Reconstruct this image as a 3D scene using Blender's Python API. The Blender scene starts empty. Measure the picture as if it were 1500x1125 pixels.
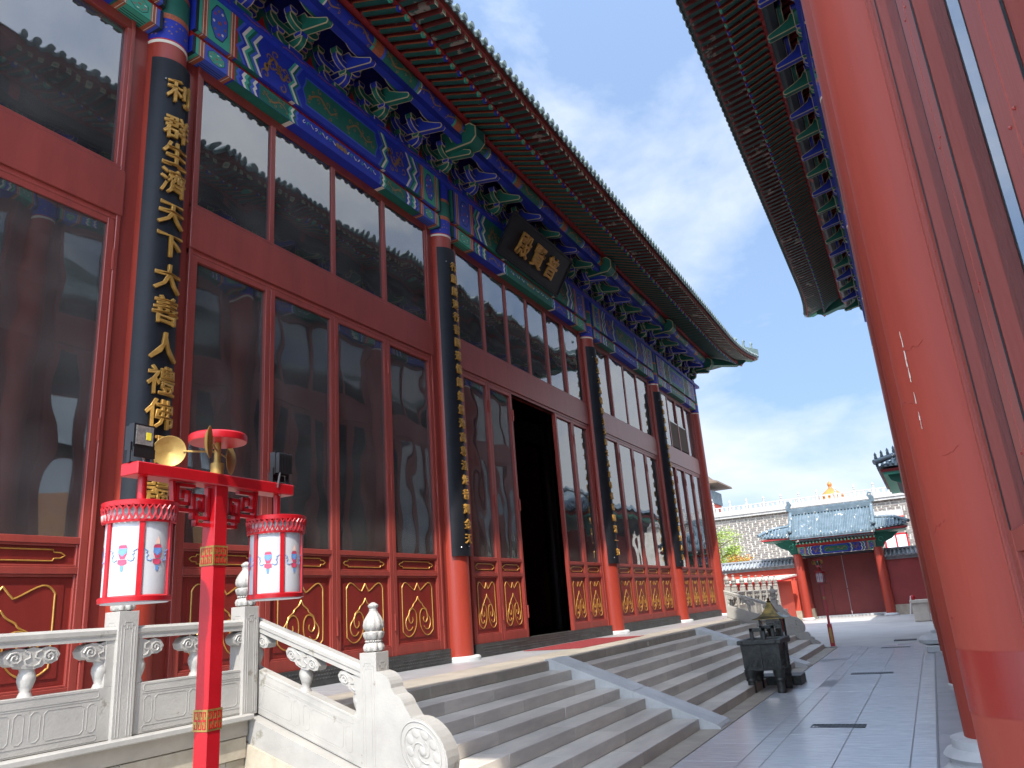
import bpy, bmesh, math, random
from mathutils import Matrix, Vector
random.seed(7)
SC = bpy.context.scene
COL = SC.collection
R_ = math.radians
# ------------------------------------------------------------------ camera, sky, sun, exposure
cam = bpy.data.cameras.new('camera'); cam.sensor_width = 36; cam.lens = 26.8
cam.clip_start = 0.05; cam.clip_end = 2000
cob = bpy.data.objects.new('camera', cam); COL.objects.link(cob)
rt, dn, fw = (0.4711, -0.8790, -0.0731), (0.2183, 0.1968, -0.9558), (0.8546, 0.4343, 0.2846)
M = Matrix((rt, [-c for c in dn], [-c for c in fw])).transposed().to_4x4()
M.translation = (0, 0, 1.65)
cob.matrix_world = M
SC.camera = cob
SUN_DIR = Vector((-2.5, -1.0, 3.42)).normalized()
W = bpy.data.worlds.new('World'); SC.world = W; W.use_nodes = True
nt = W.node_tree; N = nt.nodes; N.clear()
out = N.new('ShaderNodeOutputWorld'); bg = N.new('ShaderNodeBackground'); bg.inputs[1].default_value = 0.15
sky = N.new('ShaderNodeTexSky'); sky.sky_type = 'NISHITA'; sky.sun_disc = False
sky.sun_elevation = math.asin(SUN_DIR.z); sky.sun_rotation = math.atan2(SUN_DIR.x, SUN_DIR.y) % (2 * math.pi)
sky.air_density = 1.0; sky.dust_density = 0.25; sky.ozone_density = 2.0
tc = N.new('ShaderNodeTexCoord'); mp = N.new('ShaderNodeMapping')
mp.inputs['Rotation'].default_value = (0.25, 0.1, 0.6); mp.inputs['Scale'].default_value = (1.0, 1.4, 2.6)
nz = N.new('ShaderNodeTexNoise'); nz.inputs['Scale'].default_value = 1.5; nz.inputs['Detail'].default_value = 9; nz.inputs['Roughness'].default_value = .56
nz.inputs['Distortion'].default_value = .35
cr = N.new('ShaderNodeValToRGB'); cr.color_ramp.elements[0].position = .40; cr.color_ramp.elements[1].position = .64; cr.color_ramp.elements[0].color = (.10, .10, .10, 1)
mx = N.new('ShaderNodeMixRGB'); mx.inputs[2].default_value = (2.2, 2.27, 2.36, 1)
ml = N.new('ShaderNodeMath'); ml.operation = 'MULTIPLY'; ml.inputs[1].default_value = .92
L = nt.links.new
L(tc.outputs['Generated'], mp.inputs[0]); L(mp.outputs[0], nz.inputs['Vector']); L(nz.outputs[0], cr.inputs[0])
L(cr.outputs[0], ml.inputs[0]); L(ml.outputs[0], mx.inputs[0]); 
sc1 = N.new('ShaderNodeVectorMath'); sc1.operation = 'MULTIPLY_ADD'; sc1.inputs[1].default_value = (1.05, .60, .34); sc1.inputs[2].default_value = (1, 1, 1)
dv = N.new('ShaderNodeVectorMath'); dv.operation = 'DIVIDE'
L(sky.outputs[0], sc1.inputs[0]); L(sky.outputs[0], dv.inputs[0]); L(sc1.outputs[0], dv.inputs[1]); L(dv.outputs[0], mx.inputs[1])   # sky radiance compressed to even out the bright horizon

# added fill: sky boosted towards the sun, out of view, lifting the shaded court
dt = N.new('ShaderNodeVectorMath'); dt.operation = 'DOT_PRODUCT'; dt.inputs[1].default_value = SUN_DIR; L(tc.outputs['Generated'], dt.inputs[0])
h1 = N.new('ShaderNodeMath'); h1.operation = 'MULTIPLY_ADD'; h1.inputs[1].default_value = .5; h1.inputs[2].default_value = .5; h1.use_clamp = True; L(dt.outputs['Value'], h1.inputs[0])
h2 = N.new('ShaderNodeMath'); h2.operation = 'POWER'; h2.inputs[1].default_value = 5; L(h1.outputs[0], h2.inputs[0])
h3 = N.new('ShaderNodeMath'); h3.operation = 'MULTIPLY_ADD'; h3.inputs[1].default_value = 5.5; h3.inputs[2].default_value = 1; L(h2.outputs[0], h3.inputs[0])
sc2 = N.new('ShaderNodeVectorMath'); sc2.operation = 'SCALE'; L(mx.outputs[0], sc2.inputs[0]); L(h3.outputs[0], sc2.inputs['Scale']); L(sc2.outputs[0], bg.inputs[0]); L(bg.outputs[0], out.inputs[0])
sl = bpy.data.lights.new('sun', 'SUN'); sl.energy = 2.0; sl.angle = R_(.53); sl.color = (1, .94, .86)
so = bpy.data.objects.new('sun', sl); COL.objects.link(so)
so.rotation_euler = SUN_DIR.to_track_quat('Z', 'Y').to_euler()
so.location = SUN_DIR * 60
vs = SC.view_settings; vs.view_transform = 'Standard'; vs.look = 'None'; vs.gamma = 1; vs.exposure = 1.85
SC.cycles.max_bounces = 8; SC.cycles.transparent_max_bounces = 12
SC.cycles.caustics_reflective = False; SC.cycles.caustics_refractive = False

# ------------------------------------------------------------------ materials
def lin(h):
    h = h.lstrip('#'); c = [int(h[i:i + 2], 16) / 255 for i in (0, 2, 4)]
    return tuple((x / 12.92 if x <= .04045 else ((x + .055) / 1.055) ** 2.4) for x in c) + (1,)
MATS = {}
def mat(name, c, rough=.5, metal=0, c2=None, ns=3, nd=5, lo=.35, hi=.65, bump=0, bs=40, spec=.5, rnd=0, coat=0, wear=None, stretch=None):
    m = bpy.data.materials.new(name); m.use_nodes = True; t = m.node_tree; n = t.nodes; l = t.links.new
    b = n['Principled BSDF']; b.inputs['Roughness'].default_value = rough; b.inputs['Metallic'].default_value = metal
    b.inputs['Specular IOR Level'].default_value = spec; b.inputs['Coat Weight'].default_value = coat; b.inputs['Coat Roughness'].default_value = .15
    b.inputs['Base Color'].default_value = lin(c)
    g = n.new('ShaderNodeNewGeometry'); pos = g.outputs['Position']
    if stretch:
        mpn = n.new('ShaderNodeMapping'); mpn.inputs['Scale'].default_value = stretch; l(pos, mpn.inputs[0]); pos = mpn.outputs[0]
    src = None
    if c2:
        z = n.new('ShaderNodeTexNoise'); z.inputs['Scale'].default_value = ns; z.inputs['Detail'].default_value = nd; z.inputs['Roughness'].default_value = .62
        l(pos, z.inputs['Vector'])
        r = n.new('ShaderNodeMapRange'); r.inputs[1].default_value = lo; r.inputs[2].default_value = hi; l(z.outputs[0], r.inputs[0])
        x = n.new('ShaderNodeMixRGB'); x.inputs[1].default_value = lin(c); x.inputs[2].default_value = lin(c2); l(r.outputs[0], x.inputs[0])
        src = x.outputs[0]
    if wear:      # (colour, noise scale, threshold): patches where the finish is gone
        z = n.new('ShaderNodeTexNoise'); z.inputs['Scale'].default_value = wear[1]; z.inputs['Detail'].default_value = 8; z.inputs['Roughness'].default_value = .65
        l(g.outputs['Position'], z.inputs['Vector'])
        r = n.new('ShaderNodeMapRange'); r.inputs[1].default_value = wear[2]; r.inputs[2].default_value = wear[2] + .03; l(z.outputs[0], r.inputs[0])
        x = n.new('ShaderNodeMixRGB'); x.inputs[1].default_value = lin(c); x.inputs[2].default_value = lin(wear[0]); l(r.outputs[0], x.inputs[0])
        if src: l(src, x.inputs[1])
        src = x.outputs[0]
    if rnd:
        oi = n.new('ShaderNodeObjectInfo'); r = n.new('ShaderNodeMapRange'); r.inputs[3].default_value = 1 - rnd; r.inputs[4].default_value = 1 + rnd
        l(oi.outputs['Random'], r.inputs[0])
        x = n.new('ShaderNodeMixRGB'); x.blend_type = 'MULTIPLY'; x.inputs[0].default_value = 1; x.inputs[1].default_value = lin(c)
        if src: l(src, x.inputs[1])
        l(r.outputs[0], x.inputs[2]); src = x.outputs[0]
    if src: l(src, b.inputs['Base Color'])
    if bump:
        z = n.new('ShaderNodeTexNoise'); z.inputs['Scale'].default_value = bs; z.inputs['Detail'].default_value = 6; l(pos, z.inputs['Vector'])
        p = n.new('ShaderNodeBump'); p.inputs['Strength'].default_value = bump; p.inputs['Distance'].default_value = .01
        l(z.outputs[0], p.inputs['Height']); l(p.outputs[0], b.inputs['Normal'])
    MATS[name] = m
    return m
mat('frame_red', '#943f35', .36, c2='#7c342d', ns=1.6, nd=8, lo=.25, hi=.75, bump=.12, bs=25, spec=.5, stretch=(4, 4, .7), wear=('#a4675c', 13, .715))
mat('panel_red', '#7c261e', .42, c2='#671e19', ns=1.5, nd=8, lo=.25, hi=.75, bump=.10, bs=18, stretch=(4, 4, .7))
mat('column_red', '#9e3a2a', .4, c2='#883124', ns=.9, nd=9, lo=.25, hi=.75, bump=.14, bs=7, stretch=(4, 4, .6), wear=('#8d4a41', 6, .715))
mat('frame_red_skylit', '#964a41', .45, c2='#824038', ns=1.2, nd=8, lo=.25, hi=.75, bump=.08, bs=25, spec=.35, stretch=(4, 4, .6))  # same red paint; base colour paled to stand in for sky gloss
mat('column_pink', '#a34536', .55, c2='#8a392e', ns=1.1, nd=11, lo=.2, hi=.8, bump=.24, bs=5, spec=.3, stretch=(4, 4, .55), wear=('#b87367', 11, .725))  # column red with the sky's reflection put into a pinker base colour
mat('dark_band', '#8e2620', .3)
mat('gold', '#c39448', .36, metal=.42, c2='#a67b3a', ns=8)
mat('gold_paint', '#94703f', .5, c2='#7d5c38', ns=30)
mat('brass', '#a3874a', .5, metal=.55, c2='#8c7038', ns=20)
mat('board_black', '#101217', .5, c2='#181b20', ns=3, nd=8, bump=.06, bs=14, spec=.28)
mat('black', '#0c0d10', .5)
mat('bronze_sill', '#4c4c4a', .5, metal=.35, c2='#3c3c3b', ns=6, bump=.1, bs=30)
mat('bronze', '#4a4c49', .48, metal=.5, c2='#343634', ns=14, bump=.35, bs=60)
mat('gilt_bronze', '#6e5a2c', .3, metal=.8, c2='#33301f', ns=7)
mat('p_blue', '#1c33ac', .6, c2='#1b2a84', ns=6, nd=9, lo=.2, hi=.8, wear=('#48507c', 10, .68))
mat('p_blue2', '#4058b4', .55)
mat('p_green', '#126a57', .6, c2='#1a5348', ns=6, nd=9, lo=.2, hi=.8, wear=('#4b665c', 10, .68))
mat('p_green2', '#3f9c82', .55)
mat('p_red', '#a81a1c', .55)
mat('p_orange', '#b0603a', .55, c2='#8f4a34', ns=40)
mat('p_white', '#d8d0be', .6)
mat('p_cream', '#b7a682', .55)
mat('p_dark', '#15202a', .6)
mat('rafter_green', '#1b4a40', .55, c2='#163e37', ns=4)
mat('rafter_red', '#8c2325', .6, c2='#7a1e22', ns=3)
mat('fly_green', '#1d4a41', .6, c2='#17403a', ns=5, wear=('#8b8074', 2.6, .565))
mat('fly_side', '#6e2b28', .6, c2='#5c2625', ns=4, wear=('#8b8074', 2.6, .6))
mat('fascia_red', '#8e3a34', .6, c2='#7c322e', ns=3)
mat('roof_tile', '#5f6f6a', .42, c2='#4a5a5a', ns=4, rnd=.15)
mat('tile_blue', '#46575f', .6, c2='#5d6c74', ns=3, wear=('#d5cdbb', 4.5, .62), rnd=.12)
mat('tile_grey', '#85888a', .7, c2='#6d7072', ns=5, rnd=.12)
mat('marble', '#aaa69e', .48, c2='#94918b', ns=2.6, nd=10, lo=.3, hi=.72, bump=.22, bs=45, wear=('#837e72', 3.4, .63))
mat('marble_grey', '#c6c8c7', .55, c2='#b0b3b3', ns=3, nd=9, bump=.12, bs=45)
mat('step_stone', '#d8d1c5', .36, c2='#b6b1a8', ns=2.2, nd=9, lo=.3, hi=.7, bump=.12, bs=60, rnd=.13, stretch=(.6, 2, 3), wear=('#777064', 2.4, .71))
mat('edge_stone', '#a59d8f', .6, c2='#918a7f', ns=2.5, nd=9, bump=.12, bs=60, rnd=.08)
mat('floor_stone', '#a3a4a6', .36, c2='#919295', ns=2, nd=8, bump=.08, bs=60, rnd=.06)
mat('flagstone', '#aca28f', .75, c2='#948a78', ns=4, bump=.3, bs=18, rnd=.1)
mat('paving', '#c9cccd', .24, c2='#a3a8ad', ns=11, nd=10, lo=.25, hi=.75, bump=.16, bs=30, rnd=.05, stretch=(1.6, .35, 1), spec=.95, wear=('#c9cdd0', 7, .66))
mat('ground_pale', '#b4b2ae', .6, c2='#a3a3a1', ns=.8, nd=9, bump=.08, bs=30)
mat('carpet', '#862629', .95, c2='#6f2023', ns=12, bump=.3, bs=200)
mat('lamp_red', '#ad111b', .36, c2='#990e17', ns=6, bump=.06, bs=60, wear=('#8e3a38', 22, .74))
mat('lamp_white', '#b4b4b2', .45, c2='#a9aaac', ns=6, bump=.05, bs=120)
mat('decal_red', '#b8405a', .5)
mat('decal_blue', '#5f86b8', .5)
mat('decal_orange', '#e2b9a4', .5)
mat('metal_grey', '#8f9294', .35, metal=.9)
mat('led', '#b9b9b0', .18, metal=.6, c2='#8f9090', ns=60)
mat('led_yellow', '#dcc93a', .4)
mat('wall_red', '#c04a34', .8, c2='#b24330', ns=1, bump=.1, bs=30)
mat('wall_maroon', '#8a3430', .7, c2='#7c2d2b', ns=1, bump=.08, bs=30)
mat('gate_red', '#7a302e', .55, c2='#6f2a29', ns=1)
mat('plaster', '#cbc5b8', .8, c2='#b9b3a6', ns=2)
mat('brick', '#8d857c', .85, c2='#766f68', ns=3, rnd=.22)
mat('mortar', '#ada597', .9, c2='#c3bdb0', ns=3)
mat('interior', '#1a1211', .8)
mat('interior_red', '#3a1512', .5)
mat('leaf', '#a3b03c', .6, rnd=.2, c2='#5f8428', ns=1.5)
mat('leaf_orange', '#cf6a1e', .6, rnd=.2, c2='#b98a2a', ns=2)
mat('bark', '#5a4a3c', .9)
mat('roof_orange', '#b8742c', .4, c2='#a3622a', ns=3)
mat('joint', '#8d9296', .8)
mat('grate', '#3a3d40', .5, metal=.6)
mat('plastic_white', '#dddddd', .4)
# glazing: sheet glass that reflects by angle and lets the rest through
def glass(name, tint, ior=1.5, wav=.006, ws=1.1, base=.2, dust=.05):
    m = bpy.data.materials.new(name); m.use_nodes = True; t = m.node_tree; n = t.nodes; l = t.links.new; n.clear()
    o = n.new('ShaderNodeOutputMaterial'); tr = n.new('ShaderNodeBsdfTransparent'); tr.inputs[0].default_value = tint
    gl = n.new('ShaderNodeBsdfGlossy'); gl.inputs['Roughness'].default_value = .015; gl.inputs[0].default_value = (.95, .97, 1, 1)
    fr = n.new('ShaderNodeFresnel'); fr.inputs[0].default_value = ior; mx = n.new('ShaderNodeMixShader')
    g = n.new('ShaderNodeNewGeometry'); z = n.new('ShaderNodeTexNoise'); z.inputs['Scale'].default_value = ws; z.inputs['Detail'].default_value = 1
    l(g.outputs['Position'], z.inputs['Vector']); b = n.new('ShaderNodeBump'); b.inputs['Strength'].default_value = 1; b.inputs['Distance'].default_value = wav
    l(z.outputs[0], b.inputs['Height']); l(b.outputs[0], gl.inputs['Normal'])
    r = n.new('ShaderNodeMapRange'); r.inputs[3].default_value = base; l(fr.outputs[0], r.inputs[0])
    df = n.new('ShaderNodeBsdfDiffuse'); df.inputs[0].default_value = (.45, .43, .40, 1); dm = n.new('ShaderNodeMixShader')
    dz = n.new('ShaderNodeTexNoise'); dz.inputs['Scale'].default_value = 1.7; dz.inputs['Detail'].default_value = 6; l(g.outputs['Position'], dz.inputs['Vector'])
    dr = n.new('ShaderNodeMapRange'); dr.inputs[1].default_value = .3; dr.inputs[2].default_value = .75; dr.inputs[3].default_value = dust * .5; dr.inputs[4].default_value = dust * 1.6; l(dz.outputs[0], dr.inputs[0]); l(dr.outputs[0], dm.inputs[0])
    l(tr.outputs[0], dm.inputs[1]); l(df.outputs[0], dm.inputs[2])
    l(r.outputs[0], mx.inputs[0]); l(dm.outputs[0], mx.inputs[1]); l(gl.outputs[0], mx.inputs[2]); l(mx.outputs[0], o.inputs[0])
    MATS[name] = m
glass('glass', (.5, .55, .55, 1), wav=.009, base=.12, dust=.10)
glass('glass_right', (.8, .82, .82, 1), 1.5, .003, base=.12, dust=.04)

# ------------------------------------------------------------------ mesh helpers
class MB:
    def __init__(s): s.v = []; s.f = []; s.m = []; s.ms = []
    def mi(s, m):
        if m not in s.ms: s.ms.append(m)
        return s.ms.index(m)
    def add(s, vs, fs, m):
        o = len(s.v); s.v += [tuple(v) for v in vs]; k = s.mi(m)
        for f in fs: s.f.append([o + i for i in f]); s.m.append(k)
        return s
    def box(s, x0, x1, y0, y1, z0, z1, m):
        v = [(x, y, z) for z in (z0, z1) for y in (y0, y1) for x in (x0, x1)]
        return s.add(v, [(0, 2, 3, 1), (4, 5, 7, 6), (0, 1, 5, 4), (2, 6, 7, 3), (0, 4, 6, 2), (1, 3, 7, 5)], m)
    def obox(s, c, ax, ay, az, m):      # oriented box: centre and three half-axis vectors
        c, ax, ay, az = map(Vector, (c, ax, ay, az))
        v = [c + ax * i + ay * j + az * k for k in (-1, 1) for j in (-1, 1) for i in (-1, 1)]
        return s.add(v, [(0, 2, 3, 1), (4, 5, 7, 6), (0, 1, 5, 4), (2, 6, 7, 3), (0, 4, 6, 2), (1, 3, 7, 5)], m)
    def prism(s, pts, a, b, axis, m, m2=None):   # 2-D outline swept along an axis; outline axes are the two others in order
        def P(p, t):
            if axis == 'x': return (t, p[0], p[1])
            if axis == 'y': return (p[0], t, p[1])
            return (p[0], p[1], t)
        n = len(pts); v = [P(p, a) for p in pts] + [P(p, b) for p in pts]
        s.add(v, [tuple(range(n))[::-1], tuple(range(n, 2 * n))], m)
        return s.add(v, [(i, (i + 1) % n, n + (i + 1) % n, n + i) for i in range(n)], m2 or m)
    def lathe(s, prof, n, m, c=(0, 0, 0), cap=True, sx=1, sy=1):
        v = []
        for r, z in prof:
            for i in range(n):
                a = 2 * math.pi * i / n; v.append((c[0] + r * math.cos(a) * sx, c[1] + r * math.sin(a) * sy, c[2] + z))
        f = [(j * n + i, j * n + (i + 1) % n, (j + 1) * n + (i + 1) % n, (j + 1) * n + i) for j in range(len(prof) - 1) for i in range(n)]
        if cap: f += [tuple(range(n))[::-1], tuple(range((len(prof) - 1) * n, len(prof) * n))]
        return s.add(v, f, m)
    def cyl(s, p0, p1, r0, r1, n, m, cap=True):
        p0, p1 = Vector(p0), Vector(p1); d = (p1 - p0).normalized()
        a = d.orthogonal().normalized(); b = d.cross(a); v = []
        for p, r in ((p0, r0), (p1, r1)):
            v += [p + (a * math.cos(2 * math.pi * i / n) + b * math.sin(2 * math.pi * i / n)) * r for i in range(n)]
        f = [(i, (i + 1) % n, n + (i + 1) % n, n + i) for i in range(n)]
        if cap: f += [tuple(range(n))[::-1], tuple(range(n, 2 * n))]
        return s.add(v, f, m)
    def tube(s, pts, r, n, m, closed=False, flat=None):
        pts = [Vector(p) for p in pts]; k = len(pts); v = []
        for i, p in enumerate(pts):
            q0 = pts[(i - 1) % k] if (closed or i) else p; q1 = pts[(i + 1) % k] if (closed or i < k - 1) else p
            d = (q1 - q0).normalized() if (q1 - q0).length > 1e-9 else Vector((1, 0, 0))
            ref = Vector(flat) if flat else (Vector((0, 0, 1)) if abs(d.z) < .9 else Vector((1, 0, 0)))
            a = d.cross(ref).normalized(); b = a.cross(d)
            rr = r[i] if isinstance(r, (list, tuple)) else r
            v += [p + (a * math.cos(2 * math.pi * j / n) + b * math.sin(2 * math.pi * j / n)) * rr for j in range(n)]
        f = []
        for i in range(k if closed else k - 1):
            for j in range(n):
                f.append((i * n + j, i * n + (j + 1) % n, ((i + 1) % k) * n + (j + 1) % n, ((i + 1) % k) * n + j))
        if not closed: f += [tuple(range(n))[::-1], tuple(range((k - 1) * n, k * n))]
        return s.add(v, f, m)
    def ball(s, c, r, m, sx=1, sy=1, sz=1, n=10, k=6):
        prof = [(max(1e-4, r * math.sin(math.pi * i / k)), -r * sz * math.cos(math.pi * i / k)) for i in range(k + 1)]
        return s.lathe(prof, n, m, c, False, sx, sy)
    def map(s, fn):
        s.v = [tuple(fn(*p)) for p in s.v]; return s
    def mesh(s, name, smooth=None):
        me = bpy.data.meshes.new(name); me.from_pydata(s.v, [], s.f)
        for m in s.ms: me.materials.append(MATS[m])
        me.polygons.foreach_set('material_index', s.m)
        b = bmesh.new(); b.from_mesh(me); bmesh.ops.recalc_face_normals(b, faces=b.faces); b.to_mesh(me); b.free()
        if smooth is not None:
            me.shade_smooth(); me.set_sharp_from_angle(angle=R_(smooth))
        me.update(); return me
    def build(s, name, parent=None, loc=(0, 0, 0), rz=0, smooth=None, bevel=0, seg=1):
        return put(name, s.mesh(name, smooth), parent, loc, rz, bevel, seg)
def put(name, me, parent=None, loc=(0, 0, 0), rz=0, bevel=0, seg=1, rot=None, scale=None):
    o = bpy.data.objects.new(name, me); COL.objects.link(o); o.parent = parent; o.location = loc
    o.rotation_euler = rot or (0, 0, rz)
    if scale: o.scale = scale
    if bevel:
        b = o.modifiers.new('bevel', 'BEVEL'); b.width = bevel; b.segments = seg; b.limit_method = 'ANGLE'; b.angle_limit = R_(40)
    return o
def empty(name, loc=(0, 0, 0), rz=0, parent=None):
    return put(name, None, parent, loc, rz)
def tag(o, label=None, cat=None, group=None, kind=None):
    if label: o['label'] = label
    if cat: o['category'] = cat
    if group: o['group'] = group
    if kind: o['kind'] = kind
    return o
def copy_tree(o, parent=None):
    c = o.copy(); COL.objects.link(c); c.parent = parent
    for ch in o.children: copy_tree(ch, c)
    return c
def crom(pts, k=5, closed=False):      # Catmull-Rom through 2-D points
    n = len(pts); r = []
    for i in range(n if closed else n - 1):
        g = lambda j: pts[j % n] if closed else pts[max(0, min(n - 1, j))]
        p0, p1, p2, p3 = g(i - 1), g(i), g(i + 1), g(i + 2)
        for t in [q / k for q in range(k)]:
            r.append(tuple(.5 * (2 * b + (c - a) * t + (2 * a - 5 * b + 4 * c - d) * t * t + (3 * b - a - 3 * c + d) * t ** 3) for a, b, c, d in zip(p0, p1, p2, p3)))
    if not closed: r.append(tuple(pts[-1]))
    return r
GL = {}
def glyph(ch, size, ext, bend=0, off=.014):     # raised character standing in the XZ plane, facing -Y, centred
    key = (ch, size, ext, bend)
    if key in GL: return GL[key]
    c = bpy.data.curves.new('character', 'FONT'); c.body = ch; c.size = size; c.extrude = ext * .6; c.bevel_depth = min(ext * .4, size * .016); c.offset = off * size - c.bevel_depth * .55; c.resolution_u = 2
    o = bpy.data.objects.new('character', c); COL.objects.link(o); bpy.context.view_layer.update()
    me = bpy.data.meshes.new_from_object(o.evaluated_get(bpy.context.evaluated_depsgraph_get()))
    bpy.data.objects.remove(o); bpy.data.curves.remove(c)
    xs = [v.co.x for v in me.vertices]; ys = [v.co.y for v in me.vertices]
    cx, cy = (min(xs) + max(xs)) / 2, (min(ys) + max(ys)) / 2
    for v in me.vertices:
        x, y, z = v.co.x - cx, v.co.y - cy, v.co.z + ext
        if bend:
            a = x / bend; v.co = (math.sin(a) * (bend + z), -math.cos(a) * (bend + z), y)
        else: v.co = (x, -z, y)
    me.materials.clear(); me.materials.append(MATS['gold']); GL[key] = me
    return me
# ------------------------------------------------------------------ painted timber
CHZ = [1, .68, .5, .32, 0]; CHO = [0, .19, .05, .19, 0]
class Paint(MB):           # painted face of a beam: face in y>=0, length along x, height z
    def face(s, pts, m, ly): return s.add([(p[0], .0015 * ly, p[1]) for p in pts], [tuple(range(len(pts)))], m)
    def under(s, x0, x1, d, m, ly=1): return s.add([(x0, -.004, -.0015 * ly), (x1, -.004, -.0015 * ly), (x1, -d, -.0015 * ly), (x0, -d, -.0015 * ly)], [(0, 1, 2, 3)], m)
    def rect(s, x0, x1, z0, z1, m, ly): return s.face([(x0, z0), (x1, z0), (x1, z1), (x0, z1)], m, ly)
    def chev(s, x0, x1, sg, z0, z1, m, ly, k=1):
        h = z1 - z0
        a = [(sg * (x0 + o * k * h), z0 + q * h) for q, o in zip(CHZ, CHO)]; b = [(sg * (x1 + o * k * h), z0 + q * h) for q, o in zip(CHZ, CHO)]
        for i in range(len(a) - 1): s.face([a[i], a[i + 1], b[i + 1], b[i]], m, ly)
    def ribbon(s, pts, w, m, ly):
        for i in range(len(pts) - 1):
            (x0, z0), (x1, z1) = pts[i], pts[i + 1]; d = math.hypot(x1 - x0, z1 - z0) or 1; nx, nz = -(z1 - z0) / d, (x1 - x0) / d
            w0 = w * (1 - .5 * abs(2 * i / len(pts) - 1)); w1 = w * (1 - .5 * abs(2 * (i + 1) / len(pts) - 1))
            s.face([(x0 - nx * w0, z0 - nz * w0), (x1 - nx * w1, z1 - nz * w1), (x1 + nx * w1, z1 + nz * w1), (x0 + nx * w0, z0 + nz * w0)], m, ly)
    def dragon(s, cx, cz, w, h, rd, m='gold_paint', ly=6):
        n = 8; ph = rd.choice((0, 3.14)) + rd.uniform(-.4, .4)
        body = [(cx - w / 2 + w * i / n, cz + h * .2 * math.sin(ph + i * .95) + rd.uniform(-.03, .03) * h) for i in range(n + 1)]
        s.ribbon(crom(body, 4), .055 * h + .003, m, ly)
        for i in range(n + 1):        # tail, claws and flame curls
            x, z = body[i]; sg = 1 if (i % 2) else -1; r_ = h * rd.uniform(.09, .16); a0 = rd.uniform(0, 6.28); dr = rd.choice((-1, 1))
            cxx, czz = x + rd.uniform(-.3, .3) * w / n, z + sg * h * rd.uniform(.14, .26)
            s.ribbon([(cxx + r_ * (1 - t / 9) * math.cos(a0 + dr * t * .85), czz + r_ * (1 - t / 9) * math.sin(a0 + dr * t * .85)) for t in range(8)], .02 * h + .0025, m, ly)
        x, z = body[-1]; s.face([(x + .1 * h * math.cos(q), z + .12 * h * math.sin(q)) for q in [k * .9 for k in range(7)]], m, ly)
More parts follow.
